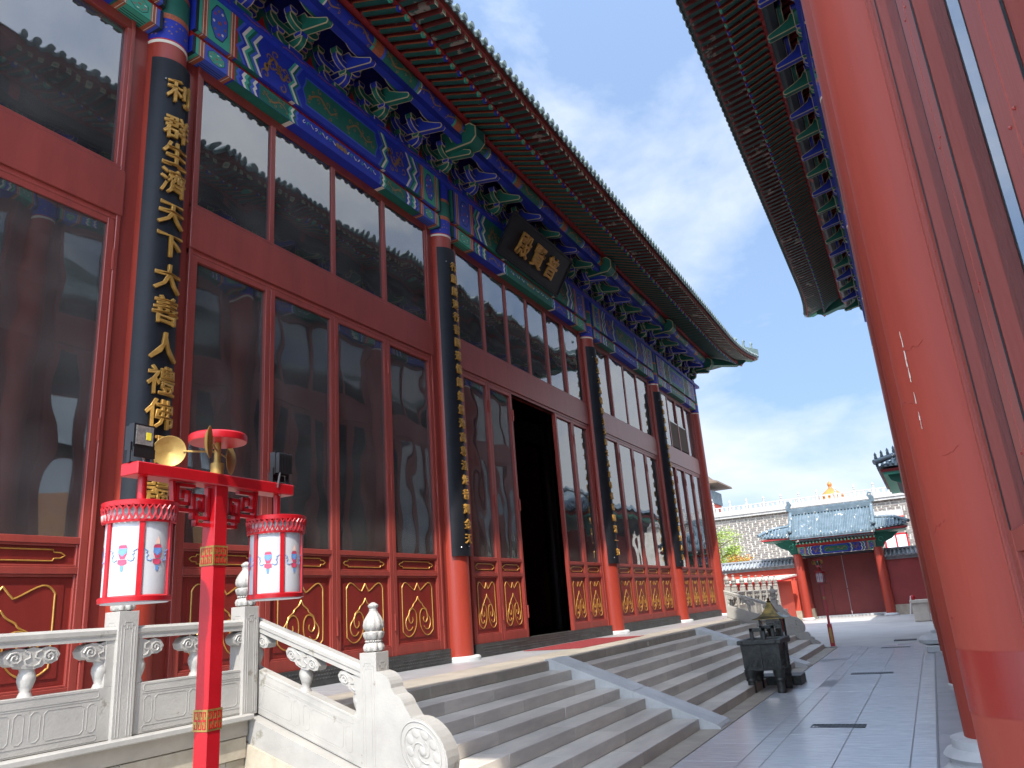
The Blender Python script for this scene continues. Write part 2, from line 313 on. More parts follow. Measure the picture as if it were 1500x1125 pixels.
def painted_beam(L, h, d, swap, seed, kind):
    rd = random.Random(seed); p = Paint(); A, B = ('p_blue', 'p_green') if not swap else ('p_green', 'p_blue'); A2, B2 = A + '2', B + '2'
    e = L / 2; p.box(-e, e, -d, 0, 0, h, A)
    k = e / 2.85
    for sg in (-1, 1):
        X = lambda a: sg * (e - a * k)
        R = lambda a, b, z0, z1, m, ly: p.rect(min(X(a), X(b)), max(X(a), X(b)), z0, z1, m, ly)
        def U(a, b, m, ly=1): p.under(min(X(a), X(b)), max(X(a), X(b)), d, m, ly)
        def CH(a, b, m, ly): p.chev(e - a * k - .1 * h, e - b * k - .1 * h, sg, 0, h, m, ly)
        R(0, .05, 0, h, 'p_dark', 2); R(.05, .10, 0, h, B2, 2); R(.10, .19, 0, h, 'p_orange', 2); R(.115, .125, 0, h, 'p_white', 3); R(.165, .175, 0, h, 'p_white', 3)
        R(.19, .56, 0, h, B2 if kind else A2, 2); R(.56, .65, 0, h, 'p_orange', 2); R(.575, .585, 0, h, 'p_white', 3); R(.625, .635, 0, h, 'p_white', 3); R(.65, .68, 0, h, 'p_red', 2)
        U(0, .05, 'p_dark'); U(.05, .10, B2); U(.10, .19, 'p_orange'); U(.12, .13, 'p_white', 2); U(.19, .56, A2); U(.56, .65, 'p_orange'); U(.59, .60, 'p_white', 2)
        for q in (.3, .45, .6, .75): p.add([(X(.2), -d * q, -.003), (X(.55), -d * q, -.003), (X(.55), -d * q - .012, -.003), (X(.2), -d * q - .012, -.003)], [(0, 1, 2, 3)], 'p_dark')
        c = X(.375); oct_ = [(c + .15 * k * math.cos(q * math.pi / 8) * (1 if q % 2 else .93), h / 2 + .42 * h * math.sin(q * math.pi / 8) * (1 if q % 2 else .93)) for q in range(16)]
        p.face(oct_, 'p_dark', 3); p.face([(c + (x - c) * .93, h / 2 + (z - h / 2) * .93) for x, z in oct_], 'p_blue2' if kind else 'p_green2', 4)
        for q in range(9):
            a = q * .7 + seed; x, z = c + .095 * k * math.cos(a), h / 2 + .27 * h * math.sin(a)
            p.face([(x + .022 * math.cos(t * 1.257), z + .035 * h * math.sin(t * 1.257)) for t in range(5)], ('p_white', 'decal_red', 'gold_paint')[q % 3], 5)
        p.face([(c + .03 * math.cos(t * 1.05), h / 2 + .05 * h * math.sin(t * 1.05)) for t in range(6)], 'p_orange', 6)
        # chevron bands, dragon field, chevrons towards the heart panel
        R(.68, 1.06, 0, h, B, 2)
        for i, m in enumerate((A2, A, 'p_white', B2, B, A2, 'p_white')):
            CH(.72 + i * .05, .72 + (i + 1) * .05, m, 3)
        R(1.12, 1.72, 0, h, A if kind else B, 1); U(.68, 1.1, B, 1); U(1.1, 1.75, A if kind else B, 1)
        p.dragon(X(1.42), h / 2, .42 * k, .8 * h, rd)
        for i, m in enumerate((B2, 'p_white', B, A2)): CH(1.70 + i * .045, 1.70 + (i + 1) * .045, m, 3)
        U(1.72, 1.8, 'p_white', 2); U(1.85, 2.85, A if kind else A, 1)
    q = .92 * k
    if kind:
        pan = [(-q, h * .5), (-q + .07, h * .74), (-q + .07, h * .86), (q - .07, h * .86), (q - .07, h * .74), (q, h * .5), (q - .07, h * .26), (q - .07, h * .14), (-q + .07, h * .14), (-q + .07, h * .26)]
        p.face(pan, 'p_blue2' if not swap else 'p_green2', 4); p.face([(x * .975, h / 2 + (z - h / 2) * .9) for x, z in pan], B, 5)
        p.dragon(-q * .48, h / 2, .62 * k, .52 * h, rd); p.dragon(q * .48, h / 2, .62 * k, .52 * h, rd)
    else:
        n = int(q / .09)
        for i in range(-n, n + 1):
            x = i * .085; r_ = .03
            if abs(i) < 2: p.face([(x + .05 * math.cos(t * .785), h * .62 + .05 * math.sin(t * .785)) for t in range(8)], 'gold_paint', 6); continue
            p.ribbon([(x + r_ * math.cos(t * .9 + i), h * .62 + r_ * (1 if i % 2 else -1) * math.sin(t * .9)) for t in range(6)], .0085, 'p_white' if i % 3 else B2, 5)
    return p
def tprism(mb, pts, a, b, axis, A, t=.011):
    def P(p, q): return (q, p[0], p[1]) if axis == 'x' else (p[0], q, p[1])
    n = len(pts); qs = [a, a + t, b - t, b]; v = [P(p, q) for q in qs for p in pts]
    mb.add(v, [tuple(range(n))[::-1], tuple(range(3 * n, 4 * n))], A)
    for k, mm in ((0, 'p_cream'), (1, A), (2, 'p_cream')): mb.add(v, [(k * n + i, k * n + (i + 1) % n, (k + 1) * n + (i + 1) % n, (k + 1) * n + i) for i in range(n)], mm)
def trimmed(mb, edge='p_cream', t=.011, smooth=None):        # outline every face of a painted bracket piece
    me = mb.mesh('piece'); b = bmesh.new(); b.from_mesh(me)
    bmesh.ops.remove_doubles(b, verts=b.verts, dist=1e-6)
    ei = len(me.materials); me.materials.append(MATS[edge])
    fs = [f for f in b.faces if len(f.verts) >= 6]
    r = bmesh.ops.inset_individual(b, faces=fs, thickness=t, use_even_offset=True)
    for f in r['faces']: f.material_index = ei
    b.to_mesh(me); b.free(); return me
def arm_mesh(l, A, B, h=.17, w=.10):
    m = MB(); q = l / 2
    tprism(m, [(-q, h), (-q, h * .66), (-q + .03, h * .42), (-q + .08, h * .18), (-q + .15, h * .03), (-q + .2, 0), (q - .2, 0), (q - .15, h * .03), (q - .08, h * .18), (q - .03, h * .42), (q, h * .66), (q, h), (q - .13, h), (q - .16, h * .7), (-q + .16, h * .7), (-q + .13, h)], -w / 2, w / 2, 'y', A, .013)
    for x in (-q + .06, q - .06): tprism(m, [(x - .05, h + .002), (x + .05, h + .002), (x + .075, h + .045), (x + .075, h + .095), (x - .075, h + .095), (x - .075, h + .045)], -w / 2 - .018, w / 2 + .018, 'y', B, .013)
    return trimmed(m, t=.013)
def bracket_meshes(A, B):
    d = {}
    m = MB(); tprism(m, [(-.11, 0), (.11, 0), (.15, .08), (.15, .19), (-.15, .19), (-.15, .08)], -.06, .2, 'y', B, .013); d['cap_block'] = trimmed(m, t=.013)
    d['s'] = arm_mesh(.62, A, B); d['l'] = arm_mesh(.90, A, B)
    m = MB(); tprism(m, [(-.2, 0), (.20, 0), (.30, .03), (.36, .08), (.38, .16), (-.2, .16)], -.055, .055, 'x', A, .013); tprism(m, [(.25, .162), (.37, .162), (.385, .2), (.385, .245), (.235, .245), (.235, .2)], -.075, .075, 'x', B, .013)
    d['out_arm'] = trimmed(m, t=.013)
    m = MB(); tprism(m, [(-.2, .08), (.18, .08), (.86, -.04), (.90, .0), (.88, .06), (.66, .16), (.5, .25), (.44, .36), (-.2, .36)], -.06, .06, 'x', A, .014); d['beak'] = trimmed(m, t=.014)
    m = MB(); tprism(m, [(.3, 0), (.98, 0), (1.10, .11), (1.10, .33), (.98, .44), (.3, .44)], -.18, .18, 'x', 'p_green', .02); d['beam_head'] = trimmed(m, t=.02)
    return d
BR = {0: bracket_meshes('p_green', 'p_blue'), 1: bracket_meshes('p_blue', 'p_green')}
def bracket_set(parent, u, sw, head, z0=9.93):
    e = empty('bracket_set', (u, 0, z0), 0, parent); d = BR[sw]
    P = lambda n, k, o, z: put(n, d[k], e, (0, o, z))
    P('cap_block', 'cap_block', .02, 0); P('cross_arm', 's', .08, .19); P('cross_arm', 'l', .08, .47); P('out_arm', 'out_arm', 0, .19)
    P('cross_arm', 's', .34, .43); P('beak', 'beak', 0, .38); P('cross_arm', 's', .60, .64)
    if head: P('beam_head', 'beam_head', 0, .50)
    return e
# gilt mouldings of the lower door panels
def sym(pts): return pts + [(-x, y) for x, y in pts[::-1]]
G_OUT = crom([(0, .99), (-.14, .88), (-.22, .87), (-.62, 1.0), (-.82, .93), (-.84, .80), (-.84, .18), (-.80, .09), (-.62, .02), (-.42, .02), (-.22, .10), (-.10, .24), (-.11, .42), (-.26, .51), (-.46, .47), (-.52, .34), (-.42, .25), (-.30, .29), (-.31, .36)], 4)
G_IN = crom([(0, .74), (-.09, .66), (-.24, .60), (-.30, .55), (-.46, .49), (-.52, .41), (-.66, .32), (-.68, .22), (-.58, .13), (-.42, .13), (-.32, .18)], 4)
G_BAR = [(0, .82), (-.78, .82), (-.80, .68), (-.92, .66), (-1, .5), (-.92, .34), (-.80, .32), (-.78, .18), (0, .18)]
LEAF = {}
ZS = dict(sill=1.14, pb=1.28, pt=2.29, wb=2.355, wt=2.57, gb=2.635, gt=6.03, top=6.10)
def leaf_parts(w, zb, st):
    Z = dict(ZS)
    if zb < .8:
        for q in ('pb', 'pt', 'wb', 'wt', 'gb'): Z[q] -= 2.16
    key = (round(w, 3), round(zb, 3), st)
    if key in LEAF: return LEAF[key]
    d = {}; m = MB(); F = 'frame_red' if zb > .8 else 'frame_red_skylit'
    m.box(.004, st, -.045, .045, zb, Z['top'], F); m.box(w - st, w - .004, -.045, .045, zb, Z['top'], F)
    for a, b in ((zb, Z['pb']), (Z['pt'], Z['wb']), (Z['wt'], Z['gb']), (Z['gt'], Z['top'])): m.box(st - .001, w - st + .001, -.042, .042, a, b, F)
    pb = Z['pb']
    for a, b in ((pb, Z['pt']), (Z['wb'], Z['wt'])):       # raised bead round the panels
        for x0, x1, y0, y1 in ((st, st + .022, a, b), (w - st - .022, w - st, a, b), (st + .022, w - st - .022, a, a + .022), (st + .022, w - st - .022, b - .022, b)): m.box(x0, x1, -.02, .03, y0, y1, F)
    d['frame'] = m.mesh('door_leaf')
    m = MB(); m.box(st + .002, w - st - .002, -.03, .004, pb, Z['pt'], 'panel_red'); m.box(st + .10, w - st - .10, .003, .012, pb + .09, Z['pt'] - .09, 'panel_red'); d['panel'] = m.mesh('lower_panel')
    m = MB(); m.box(st + .002, w - st - .002, -.03, .004, Z['wb'], Z['wt'], 'panel_red'); d['waist'] = m.mesh('waist_panel')
    h = Z['pt'] - pb; cx = w / 2; rx = (w / 2 - st) * .86
    m = MB(); Q = lambda p: (cx + p[0] * rx, .014, pb + h * .10 + p[1] * h * .80)
    m.tube([Q(p) for p in G_OUT] , .0092, 5, 'gold', flat=(0, 1, 0)); m.tube([Q((-p[0], p[1])) for p in G_OUT], .0092, 5, 'gold', flat=(0, 1, 0))
    m.tube([Q(p) for p in G_IN], .0092, 5, 'gold', flat=(0, 1, 0)); m.tube([Q((-p[0], p[1])) for p in G_IN], .0092, 5, 'gold', flat=(0, 1, 0)); d['gold'] = m.mesh('gilt_scroll')
    m = MB(); hh = Z['wt'] - Z['wb']; pts = G_BAR + [(-x, y) for x, y in G_BAR[::-1]][1:-1]
    m.tube([(cx + x * rx * .95, .012, Z['wb'] + hh * (.12 + .76 * y)) for x, y in pts], .0075, 5, 'gold', closed=True, flat=(0, 1, 0)); d['bar'] = m.mesh('gilt_cartouche')
    m = MB(); m.box(st, w - st, -.004, .004, Z['gb'], Z['gt'], 'glass'); d['glass'] = m.mesh('glass_pane')
    m = MB(); m.cyl((0, .055, 0), (0, .055, .24), .014, .014, 6, 'frame_red'); d['hinge'] = m.mesh('hinge')
    LEAF[key] = d; return d
def leaf(parent, u0, w, zb, o, st, rd, gmat='glass', rz=0, full=True):
    d = leaf_parts(w, zb, st); Z0 = ZS['gb'] - 2.16
    e = put('door_leaf', d['frame'], parent, (u0, o, 0), rz, .004)
    g = put('glass_pane', d['glass'], e); g.rotation_euler = (rd.uniform(-.0035, .0035), 0, rd.uniform(-.006, .006))
    if gmat != 'glass': g.material_slots[0].link = 'OBJECT'; g.material_slots[0].material = MATS[gmat]
    put('lower_panel', d['panel'], e); put('waist_panel', d['waist'], e)
    if not full and zb < .8:
        m = MB()
        for k in range(14):
            for x in (.03, w - .03): m.ball((x, .046, .2 + k * .42), .0035, 'dark_band', n=6, k=4)
        m.box(.128, .132, .043, .0465, Z0, 6.0, 'black'); m.box(w - .132, w - .128, .043, .0465, Z0, 6.0, 'black')
        tag(m.build('rivets', e), kind='stuff')
    if full:
        put('gilt_scroll', d['gold'], e); put('gilt_cartouche', d['bar'], e)
        for z in (1.5, 3.6, 5.5): put('hinge', d['hinge'], e, (0, 0, z))
    return e
RAF = {}
def hall(name, loc, rz, cols, floor, leaves, opt):
    """local axes: x along the front, y outward, z up; column centres on y=0"""
    H = empty(name, loc, rz); rd = random.Random(opt['seed']); CR = .25
    FR = 'frame_red_skylit' if opt.get('through') else 'frame_red'
    oR, oF, oT = opt['oR'], opt['oF'], opt['oT']           # reach of rafter ends, flying rafter ends, tile edge
    cm = opt.get('colmat', 'column_red'); n = len(cols); U0, U1 = cols[0], cols[-1]
    # columns with plinths and painted collars
    for i, u in enumerate(cols):
        m = MB(); m.lathe([(CR, floor + .05), (CR, 4), (CR * .99, 8.68)], 40, cm, cap=False)
        c = m.build('column', H, (u, 0, 0), smooth=40)
        m = MB(); m.lathe([(CR * .985, 8.66), (CR + .003, 8.67), (CR + .003, 8.70)], 40, 'p_white', cap=False); m.lathe([(CR + .003, 8.70), (CR + .003, 8.72)], 40, 'p_red', cap=False); m.lathe([(CR + .002, 8.72), (CR + .002, 9.02)], 40, 'p_blue', cap=False)
        m.lathe([(CR + .003, 9.02), (CR + .003, 9.10)], 40, 'p_orange', cap=False); m.lathe([(CR + .002, 9.10), (CR + .002, 9.42)], 40, 'p_green', cap=False); m.lathe([(CR + .003, 9.42), (CR + .003, 9.48)], 40, 'p_orange', cap=False); m.lathe([(CR + .002, 9.48), (CR + .002, 9.82)], 40, 'p_blue', cap=False)
        for k in range(26):
            a = rd.uniform(0, math.pi); z = rd.uniform(8.75, 8.98); s_ = .012
            m.add([((CR + .004) * math.cos(a + q), (CR + .004) * math.sin(a + q), z + t) for q, t in ((0, 0), (.08, .006), (.09, .02), (.01, .026))], [(0, 1, 2, 3)], 'gold_paint')
        m.build('painted_collar', c, smooth=40)
        m = MB()
        if i in opt.get('drum', ()): m.lathe([(.46, floor - .15), (.46, floor - .06), (.40, floor), (.40, floor + .02), (.44, floor + .06), (.41, floor + .10), (.36, floor + .12), (.36, floor + .19), (.33, floor + .20)], 40, 'marble_grey')
        else: m.lathe([(opt.get('pr', .37), floor - .01), (opt.get('pr', .37), floor + .05), (opt.get('pr', .37) - .025, floor + .075)], 40, 'marble_grey')
        m.build('plinth', c, smooth=35)
        if opt.get('band') and i in opt['band']:
            m = MB(); m.lathe([(CR + .002, opt['bz']), (CR + .002, opt['bz'] + .22)], 40, 'dark_band', cap=False); m.build('painted_band', c, smooth=40)
    # bays
    for i in range(n - 1):
        a, b = cols[i], cols[i + 1]; mid = (a + b) / 2; L = b - a; sw = (i + opt.get('sw', 0)) % 2
        jw = opt.get('jamb', .26); ja, jb = a + CR + jw, b - CR - jw
        for x0, x1, x2, x3 in ((a + .2, ja, ja - .05, ja), (jb, b - .2, jb, jb + .05)):
            m = MB(); m.box(x0, x1, -.10, .0, floor, 8.81, FR); m.box(x2, x3, -.01, .06, floor, 8.80, FR); m.build('door_jamb', H, bevel=.006)
        sz = floor + .22
        if floor > .5:
            m = MB(); m.box(ja - .12, jb + .12, -.12, .10, floor, sz, 'bronze_sill')
            k = int((jb - ja) / .055)
            for q in range(k):
                for r in range(4):
                    if (q // 12 + r) % 5 == 4: continue
                    x = ja - .08 + q * .055 + (r % 2) * .027; z = floor + .04 + r * .045
                    m.add([(x - .011, .10, z - .011), (x + .011, .10, z - .011), (x + .011, .10, z + .011), (x - .011, .10, z + .011), (x, .111, z)], [(0, 1, 4), (1, 2, 4), (2, 3, 4), (3, 0, 4)], 'bronze_sill')
            m.build('threshold', H)
        nl = leaves[i] if isinstance(leaves, (list, tuple)) else leaves; st = opt.get('stile', .085)
        zb = sz if floor > .5 else floor
        if opt.get('door') == i:
            w = opt['leafw']; xs = [ja + q * w for q in range(2)] + [jb - w * (2 - q) for q in range(2)]
            for q, x in enumerate(xs): leaf(H, x, w, zb, 0, st, rd)
            for x, s_ in ((jb - 2 * w, -1),):   # the two middle leaves stand open, swung into the hall
                o = leaf(H, x, w, zb, -.05, st, rd, rz=R_(-88 if s_ > 0 else 268), full=False)
            m = MB(); m.box(ja + 2 * w - .01, jb - 2 * w + .01, -.05, .045, 6.10, 6.17, FR); m.build('door_head', H)
        else:
            w = (jb - ja) / nl
            for q in range(nl): leaf(H, ja + q * w, w, zb, 0, st, rd, opt.get('gmat', 'glass'), full=floor > .5)
        m = MB(); m.box(ja - .05, jb + .05, -.10, .05, 6.10, 6.165, FR); m.box(ja - .06, jb + .06, -.11, .075, 6.165, 6.725, FR); m.box(ja - .05, jb + .05, -.09, .055, 6.725, 6.79, FR)
        m.build('transom_beam', H, bevel=.008)
        nu = opt['upper'][i] if isinstance(opt['upper'], (list, tuple)) else opt['upper']; w = (jb - ja) / nu
        m = MB(); m.box(ja, jb, -.06, .04, 8.67, 8.80, FR)
        for q in range(nu + 1): m.box(ja + q * w - .045, ja + q * w + .045, -.055, .045, 6.79, 8.67, FR)
        uw = m.build('upper_window', H, bevel=.005)
        for q in range(nu):
            m = MB(); m.box(-w / 2 + .045, w / 2 - .045, -.004, .004, 6.79, 8.67, opt.get('gmat', 'glass'))
            g = m.build('glass_pane', uw, (ja + (q + .5) * w, 0, 0)); g.rotation_euler = (rd.uniform(-.003, .003), 0, rd.uniform(-.006, .006)); g.location.z = 0
        if opt.get('door') is not None and i == 0:      # lowered screens in the far end bay
            for q in (1, 2): m = MB(); m.box(ja + q * w + .05, ja + (q + 1) * w - .05, .012, .03, 6.85, 7.75, 'bark'); m.box(ja + q * w + .045, ja + (q + 1) * w - .045, .01, .034, 7.75, 7.79, 'metal_grey'); m.build('window_screen', uw)
        # painted lintels
        l2 = L - 2 * CR + .06
        p = painted_beam(l2, .25, .25, sw, opt['seed'] + i, 0); p.build('small_architrave', H, (mid, .21, 8.80))
        m = MB(); m.box(mid - l2 / 2, mid + l2 / 2, -.1, .17, 9.05, 9.135, 'p_red'); k = int(l2 / .12)
        o = m.build('red_cushion_board', H)
        p = Paint()
        for q in range(k): p.ribbon([(-l2 / 2 + .1 + q * .12 + .04 * math.cos(t), .045 + .025 * math.sin(t * 1.7)) for t in (0, 1.2, 2.4, 3.6)], .005, 'gold_paint', 2)
        p.build('gilt_vine', o, (mid, .17, 9.05))
        p = painted_beam(l2, .70, .36, 1 - sw if opt.get('flip') else sw, opt['seed'] + 40 + i, 1); p.build('large_architrave', H, (mid, .24, 9.135))
    if True:
        m = MB(); m.box(U0 - .5, U1 + .5, -.2, .31, 9.837, 9.93, 'p_blue'); pl = m.build('flat_plate', H)
        p = Paint(); x = U0
        while x < U1: p.dragon(x + .3, .046, .5, .07, rd, 'p_orange', 1); x += .75
        p.build('painted_scrolls', pl, (0, .31, 9.837))
    # bracket sets
    pos = []
    for i in range(n - 1):
        k = round((cols[i + 1] - cols[i]) / 1.03); pos += [(cols[i] + (cols[i + 1] - cols[i]) * q / k, q == 0) for q in range(k)]
    pos.append((cols[-1], True))
    cut = opt.get('visible', (-99, 99))
    for i, (u, hd) in enumerate(pos):
        if cut[0] <= u <= cut[1]: bracket_set(H, u, i % 2, hd and not opt.get('through'))
    m = MB(); m.box(U0, U1, -.05, .02, 9.93, 11.36, 'p_blue')
    gb = m.build('bracket_board', H)
    for (u, _), (u2, _) in zip(pos[:-1], pos[1:]):
        if not cut[0] <= u <= cut[1]: continue
        c = (u + u2) / 2; m = Paint()
        m.face([(c - .34, 0), (c + .34, 0), (c + .22, .16), (c + .28, .30), (c + .14, .40), (c + .1, .55), (c, .66), (c - .1, .55), (c - .14, .40), (c - .28, .30), (c - .22, .16)], 'p_green', 2)
        m.face([(c - .26, 0), (c + .26, 0), (c + .15, .17), (c + .17, .28), (c + .06, .38), (c, .52), (c - .06, .38), (c - .17, .28), (c - .15, .17)], 'p_red', 4)
        m.build('flame_panel', gb, (0, .022, 9.935))
    # purlin and its board
    m = MB(); m.box(U0 - .72, U1 + .72, .66, .78, 10.50, 10.66, 'p_dark' if opt.get('through') else 'p_blue'); m.build('purlin_board', H)
    m = MB(); x = U0 - .8; q = 0; cyc = (('p_dark', 2.4), ('rafter_red', .2)) if opt.get('through') else (('p_blue', 1.1), ('p_white', .03), ('p_green2', .06), ('p_blue2', .06), ('p_green', .9), ('p_blue2', .06), ('p_orange', .22), ('p_green2', .06))
    while x < U1 + .8:
        mm, l_ = cyc[q % len(cyc)]; x1 = min(x + l_, U1 + .8); m.cyl((x, .74, 10.80), (x1, .74, 10.80), .15, .15, 20, mm, cap=False); x = x1; q += 1
    pu = m.build('eave_purlin', H, smooth=40)
    p = Paint(); x = U0
    while x < U1:
        if cut[0] <= x <= cut[1] and not opt.get('through'): p.dragon(x, 0, .7, .22, rd)
        x += .95
    p.map(lambda x, y, z: (x, .74 + (.153 + y) * math.cos(z / .15 - .45), 10.80 + (.153 + y) * math.sin(z / .15 - .45))); p.build('gilt_dragons', pu)
    m = MB(); m.box(U0 - .9, U1 + .9, .62, .955, 10.935, 10.965, 'rafter_red'); m.build('rafter_seat', H)
    # eaves
    zP, zR = 11.03, 11.03 - .36 * (oR - .8)
    key = (oR, oF)
    if key not in RAF:
        r = []
        for cc in ('p_green2', 'p_blue'):
            m = MB(); zz = lambda o: 11.03 - .36 * (o - .8)
            m.cyl((0, .35, zz(.35)), (0, 1.0, zz(1.0)), .056, .056, 10, 'rafter_red', cap=False); j0 = len(m.f); m.cyl((0, 1.0, zz(1.0)), (0, oR - .03, zz(oR - .03)), .057, .057, 16, 'rafter_red', cap=False); gi = m.mi('rafter_green'); ti = m.mi('p_orange')
            for q in range(j0, len(m.f)):
                zc_ = sum(m.v[i][2] for i in m.f[q]) / 4 - zz((1.0 + oR - .03) / 2); m.m[q] = gi if zc_ < -.018 else (ti if zc_ < -.004 else m.m[q])
            m.cyl((0, oR - .03, zz(oR - .03)), (0, oR, zz(oR)), .058, .056, 10, cc); d = Vector((0, 1, -.36)).normalized(); e = Vector((0, oR, zz(oR)))
            m.cyl(e - d * .01 + Vector((0, 0, .008)), e + d * .004 + Vector((0, 0, .008)), .033, .031, 8, 'p_cream')
            r.append(m.mesh('rafter', 50))
        m = MB(); za, ze = zR + .115, zR + .115 - .2 * (oF - oR); s0 = oR - .55; zs = za + .11
        m.add([(x, y, z) for x in (-.05, .05) for y, z in ((s0, zs - .05), (oR - .02, za - .05), (oF, ze - .05), (oF, ze + .05), (oR - .02, za + .05), (s0, zs + .05))], [(5, 4, 3, 2, 1, 0), (6, 7, 8, 9, 10, 11), (0, 1, 7, 6), (1, 2, 8, 7), (3, 4, 10, 9), (4, 5, 11, 10), (5, 0, 6, 11)], 'rafter_red'); gi = m.mi('fly_green'); m.m[2] = m.m[3] = gi; m.m[0] = m.m[1] = m.mi('fly_side')
        m.add([(-.05, oF, ze - .05), (.05, oF, ze - .05), (.05, oF, ze + .05), (-.05, oF, ze + .05)], [(0, 1, 2, 3)], 'p_cream')
        for q in ((-.03, -.022, -.03, .03), (.022, .03, -.03, .03), (-.03, .03, -.004, .004), (-.004, .004, -.03, .03)): m.box(q[0], q[1], oF, oF + .002, ze + q[2], ze + q[3], 'p_green')
        r.append(m.mesh('flying_rafter'))
        m = MB(); zt = ze + .19                                # round cap tile with its disc
        for k in range(2): pass
        m.cyl((0, oT + .01, zt), (0, oT - 1.5, zt + .42), .062, .062, 10, 'roof_tile', cap=False); m.cyl((0, oT + .005, zt), (0, oT + .035, zt - .004), .072, .070, 12, 'roof_tile')
        m.lathe([(.05, 0), (.05, .006), (.02, .012)], 10, 'roof_tile', (0, 0, 0)); j = len(m.v) - 30
        for q in range(j, len(m.v)): x, y, z = m.v[q]; m.v[q] = (x, oT + .034 + z, zt + y)
        r.append(m.mesh('cap_tile', 50))
        m = MB(); m.add([(-.11, oT - 1.5, zt + .38), (.11, oT - 1.5, zt + .38), (.11, oT, zt - .02), (.06, oT, zt - .045), (0, oT, zt - .055), (-.06, oT, zt - .045), (-.11, oT, zt - .02)], [(0, 1, 2, 3, 4, 5, 6)], 'roof_tile')
        m.prism([(-.10, zt - .02), (-.055, zt - .045), (0, zt - .055), (.055, zt - .045), (.10, zt - .02), (.085, zt - .08), (.03, zt - .115), (0, zt - .14), (-.03, zt - .115), (-.085, zt - .08)], oT, oT + .014, 'y', 'roof_tile'); r.append(m.mesh('drip_tile'))
        RAF[key] = r
    Rf = RAF[key]
    ze = zR + .115 - .2 * (oF - oR)
    def lift(u):
        t = max(0, (max(u - U1, U0 - u) + 2.2) / (oT + 2.2)); return .30 * t * t, .25 * t * t
    def side(u):   # how far a rafter beyond the corner column has to start
        return max(0, max(u - U1, U0 - u))
    k = int((U1 - U0 + 2 * oT) / .222); us = [U0 - oT + .1 + q * .222 for q in range(k)]
    for q, u in enumerate(us):
        if not cut[0] <= u <= cut[1]: continue
        dz, do = lift(u); s_ = side(u)
        if s_ < oR - .1:
            sc = min(1, (oR - s_) / (oR - .35)); put('rafter', Rf[q % 2], H, (u, oR * (1 - sc) + do * .6, dz * .6 - (1 - sc) * 0), scale=(1, sc, 1))
        if s_ < oF - .1:
            s0 = oR - .55; sc = min(1, (oF - s_) / (oF - s0)); put('flying_rafter', Rf[2], H, (u, oF * (1 - sc) + do, dz), scale=(1, sc, 1))
        put('cap_tile', Rf[3], H, (u, do, dz)); put('drip_tile', Rf[4], H, (u + .111, do, dz))
    # boards over the rafters, red fascia, roof
    def strip(name, pts, m, thick):   # pts: list of (o, z) section; swept along the front with the corner lift
        mb = MB(); xs = [U0 - oT, U0 - oT + .6, U0 - 1.2, U0, U0 + 1.2] + [U0 + 2.4 + (U1 - U0 - 4.8) * t / 6 for t in range(7)] + [U1 - 1.2, U1, U1 + 1.2, U1 + oT - .6, U1 + oT]
        vv = []
        for x in xs:
            dz, do = lift(x)
            for o, z, kk in pts:
                s_ = side(x); oo = max(o, s_) if o < 1.0 else o
                vv.append((x, oo + do * kk, z + dz * kk))
        m_ = len(pts)
        ff = [(i * m_ + j, i * m_ + j + 1, (i + 1) * m_ + j + 1, (i + 1) * m_ + j) for i in range(len(xs) - 1) for j in range(m_ - 1)]
        mb.add(vv, ff, m); return mb.build(name, H)
    strip('soffit_board', [(-.1, 11.42, .3), (oR + .02, zR + .066, .6)], 'rafter_red', 0)
    strip('small_fascia', [(oR - .07, zR + .05, .6), (oR + .02, zR + .02, .6), (oR + .02, zR + .085, .6)], 'rafter_red', 0)
    strip('upper_soffit', [(oR - .5, zR + .31, .7), (oF + .02, ze + .053, 1)], 'rafter_red', 0)
    strip('fascia', [(oF - .06, ze + .051, 1), (oF + .03, ze + .05, 1), (oF + .05, ze + .17, 1), (oF - .06, ze + .17, 1)], 'fascia_red', 0)
    # hipped roof
    mb = MB(); D = opt['depth']; et = ze + .14; rows = 9; half = D / 2 + oT
    def ring(t):
        d_ = half * t; x0, x1 = U0 - oT + d_, U1 + oT - d_; y1, y0 = oT - d_, -D - oT + d_
        z = et + d_ * .42 + d_ * d_ * .022; r = []
        lf = .3 * (1 - t) ** 6; ex = .25 * (1 - t) ** 8
        def P(x, y, c): r.append((x, y, z + lf * c))
        K = 12
        for q in range(K): s_ = q / K; P(x0 + (x1 - x0) * s_, y1, abs(2 * s_ - 1) ** 14)
        for q in range(4): s_ = q / 4; P(x1, y1 + (y0 - y1) * s_, abs(2 * s_ - 1) ** 8)
        for q in range(K): s_ = q / K; P(x1 + (x0 - x1) * s_, y0, abs(2 * s_ - 1) ** 14)
        for q in range(4): s_ = q / 4; P(x0, y0 + (y1 - y0) * s_, abs(2 * s_ - 1) ** 8)
        return r
    vv = []; nn = 32
    for j in range(rows + 1): vv += ring(j / rows * .995)
    mb.add(vv, [(j * nn + i, j * nn + (i + 1) % nn, (j + 1) * nn + (i + 1) % nn, (j + 1) * nn + i) for j in range(rows) for i in range(nn)], 'roof_tile')
    rf = mb.build('roof', H)
    m = MB(); zr = et + half * .42 + half * half * .022; m.box(U0 - oT + half - .3, U1 + oT - half + .3, -D / 2 - .2, -D / 2 + .2, zr - .3, zr + .55, 'roof_tile'); m.build('ridge', rf, bevel=.05)
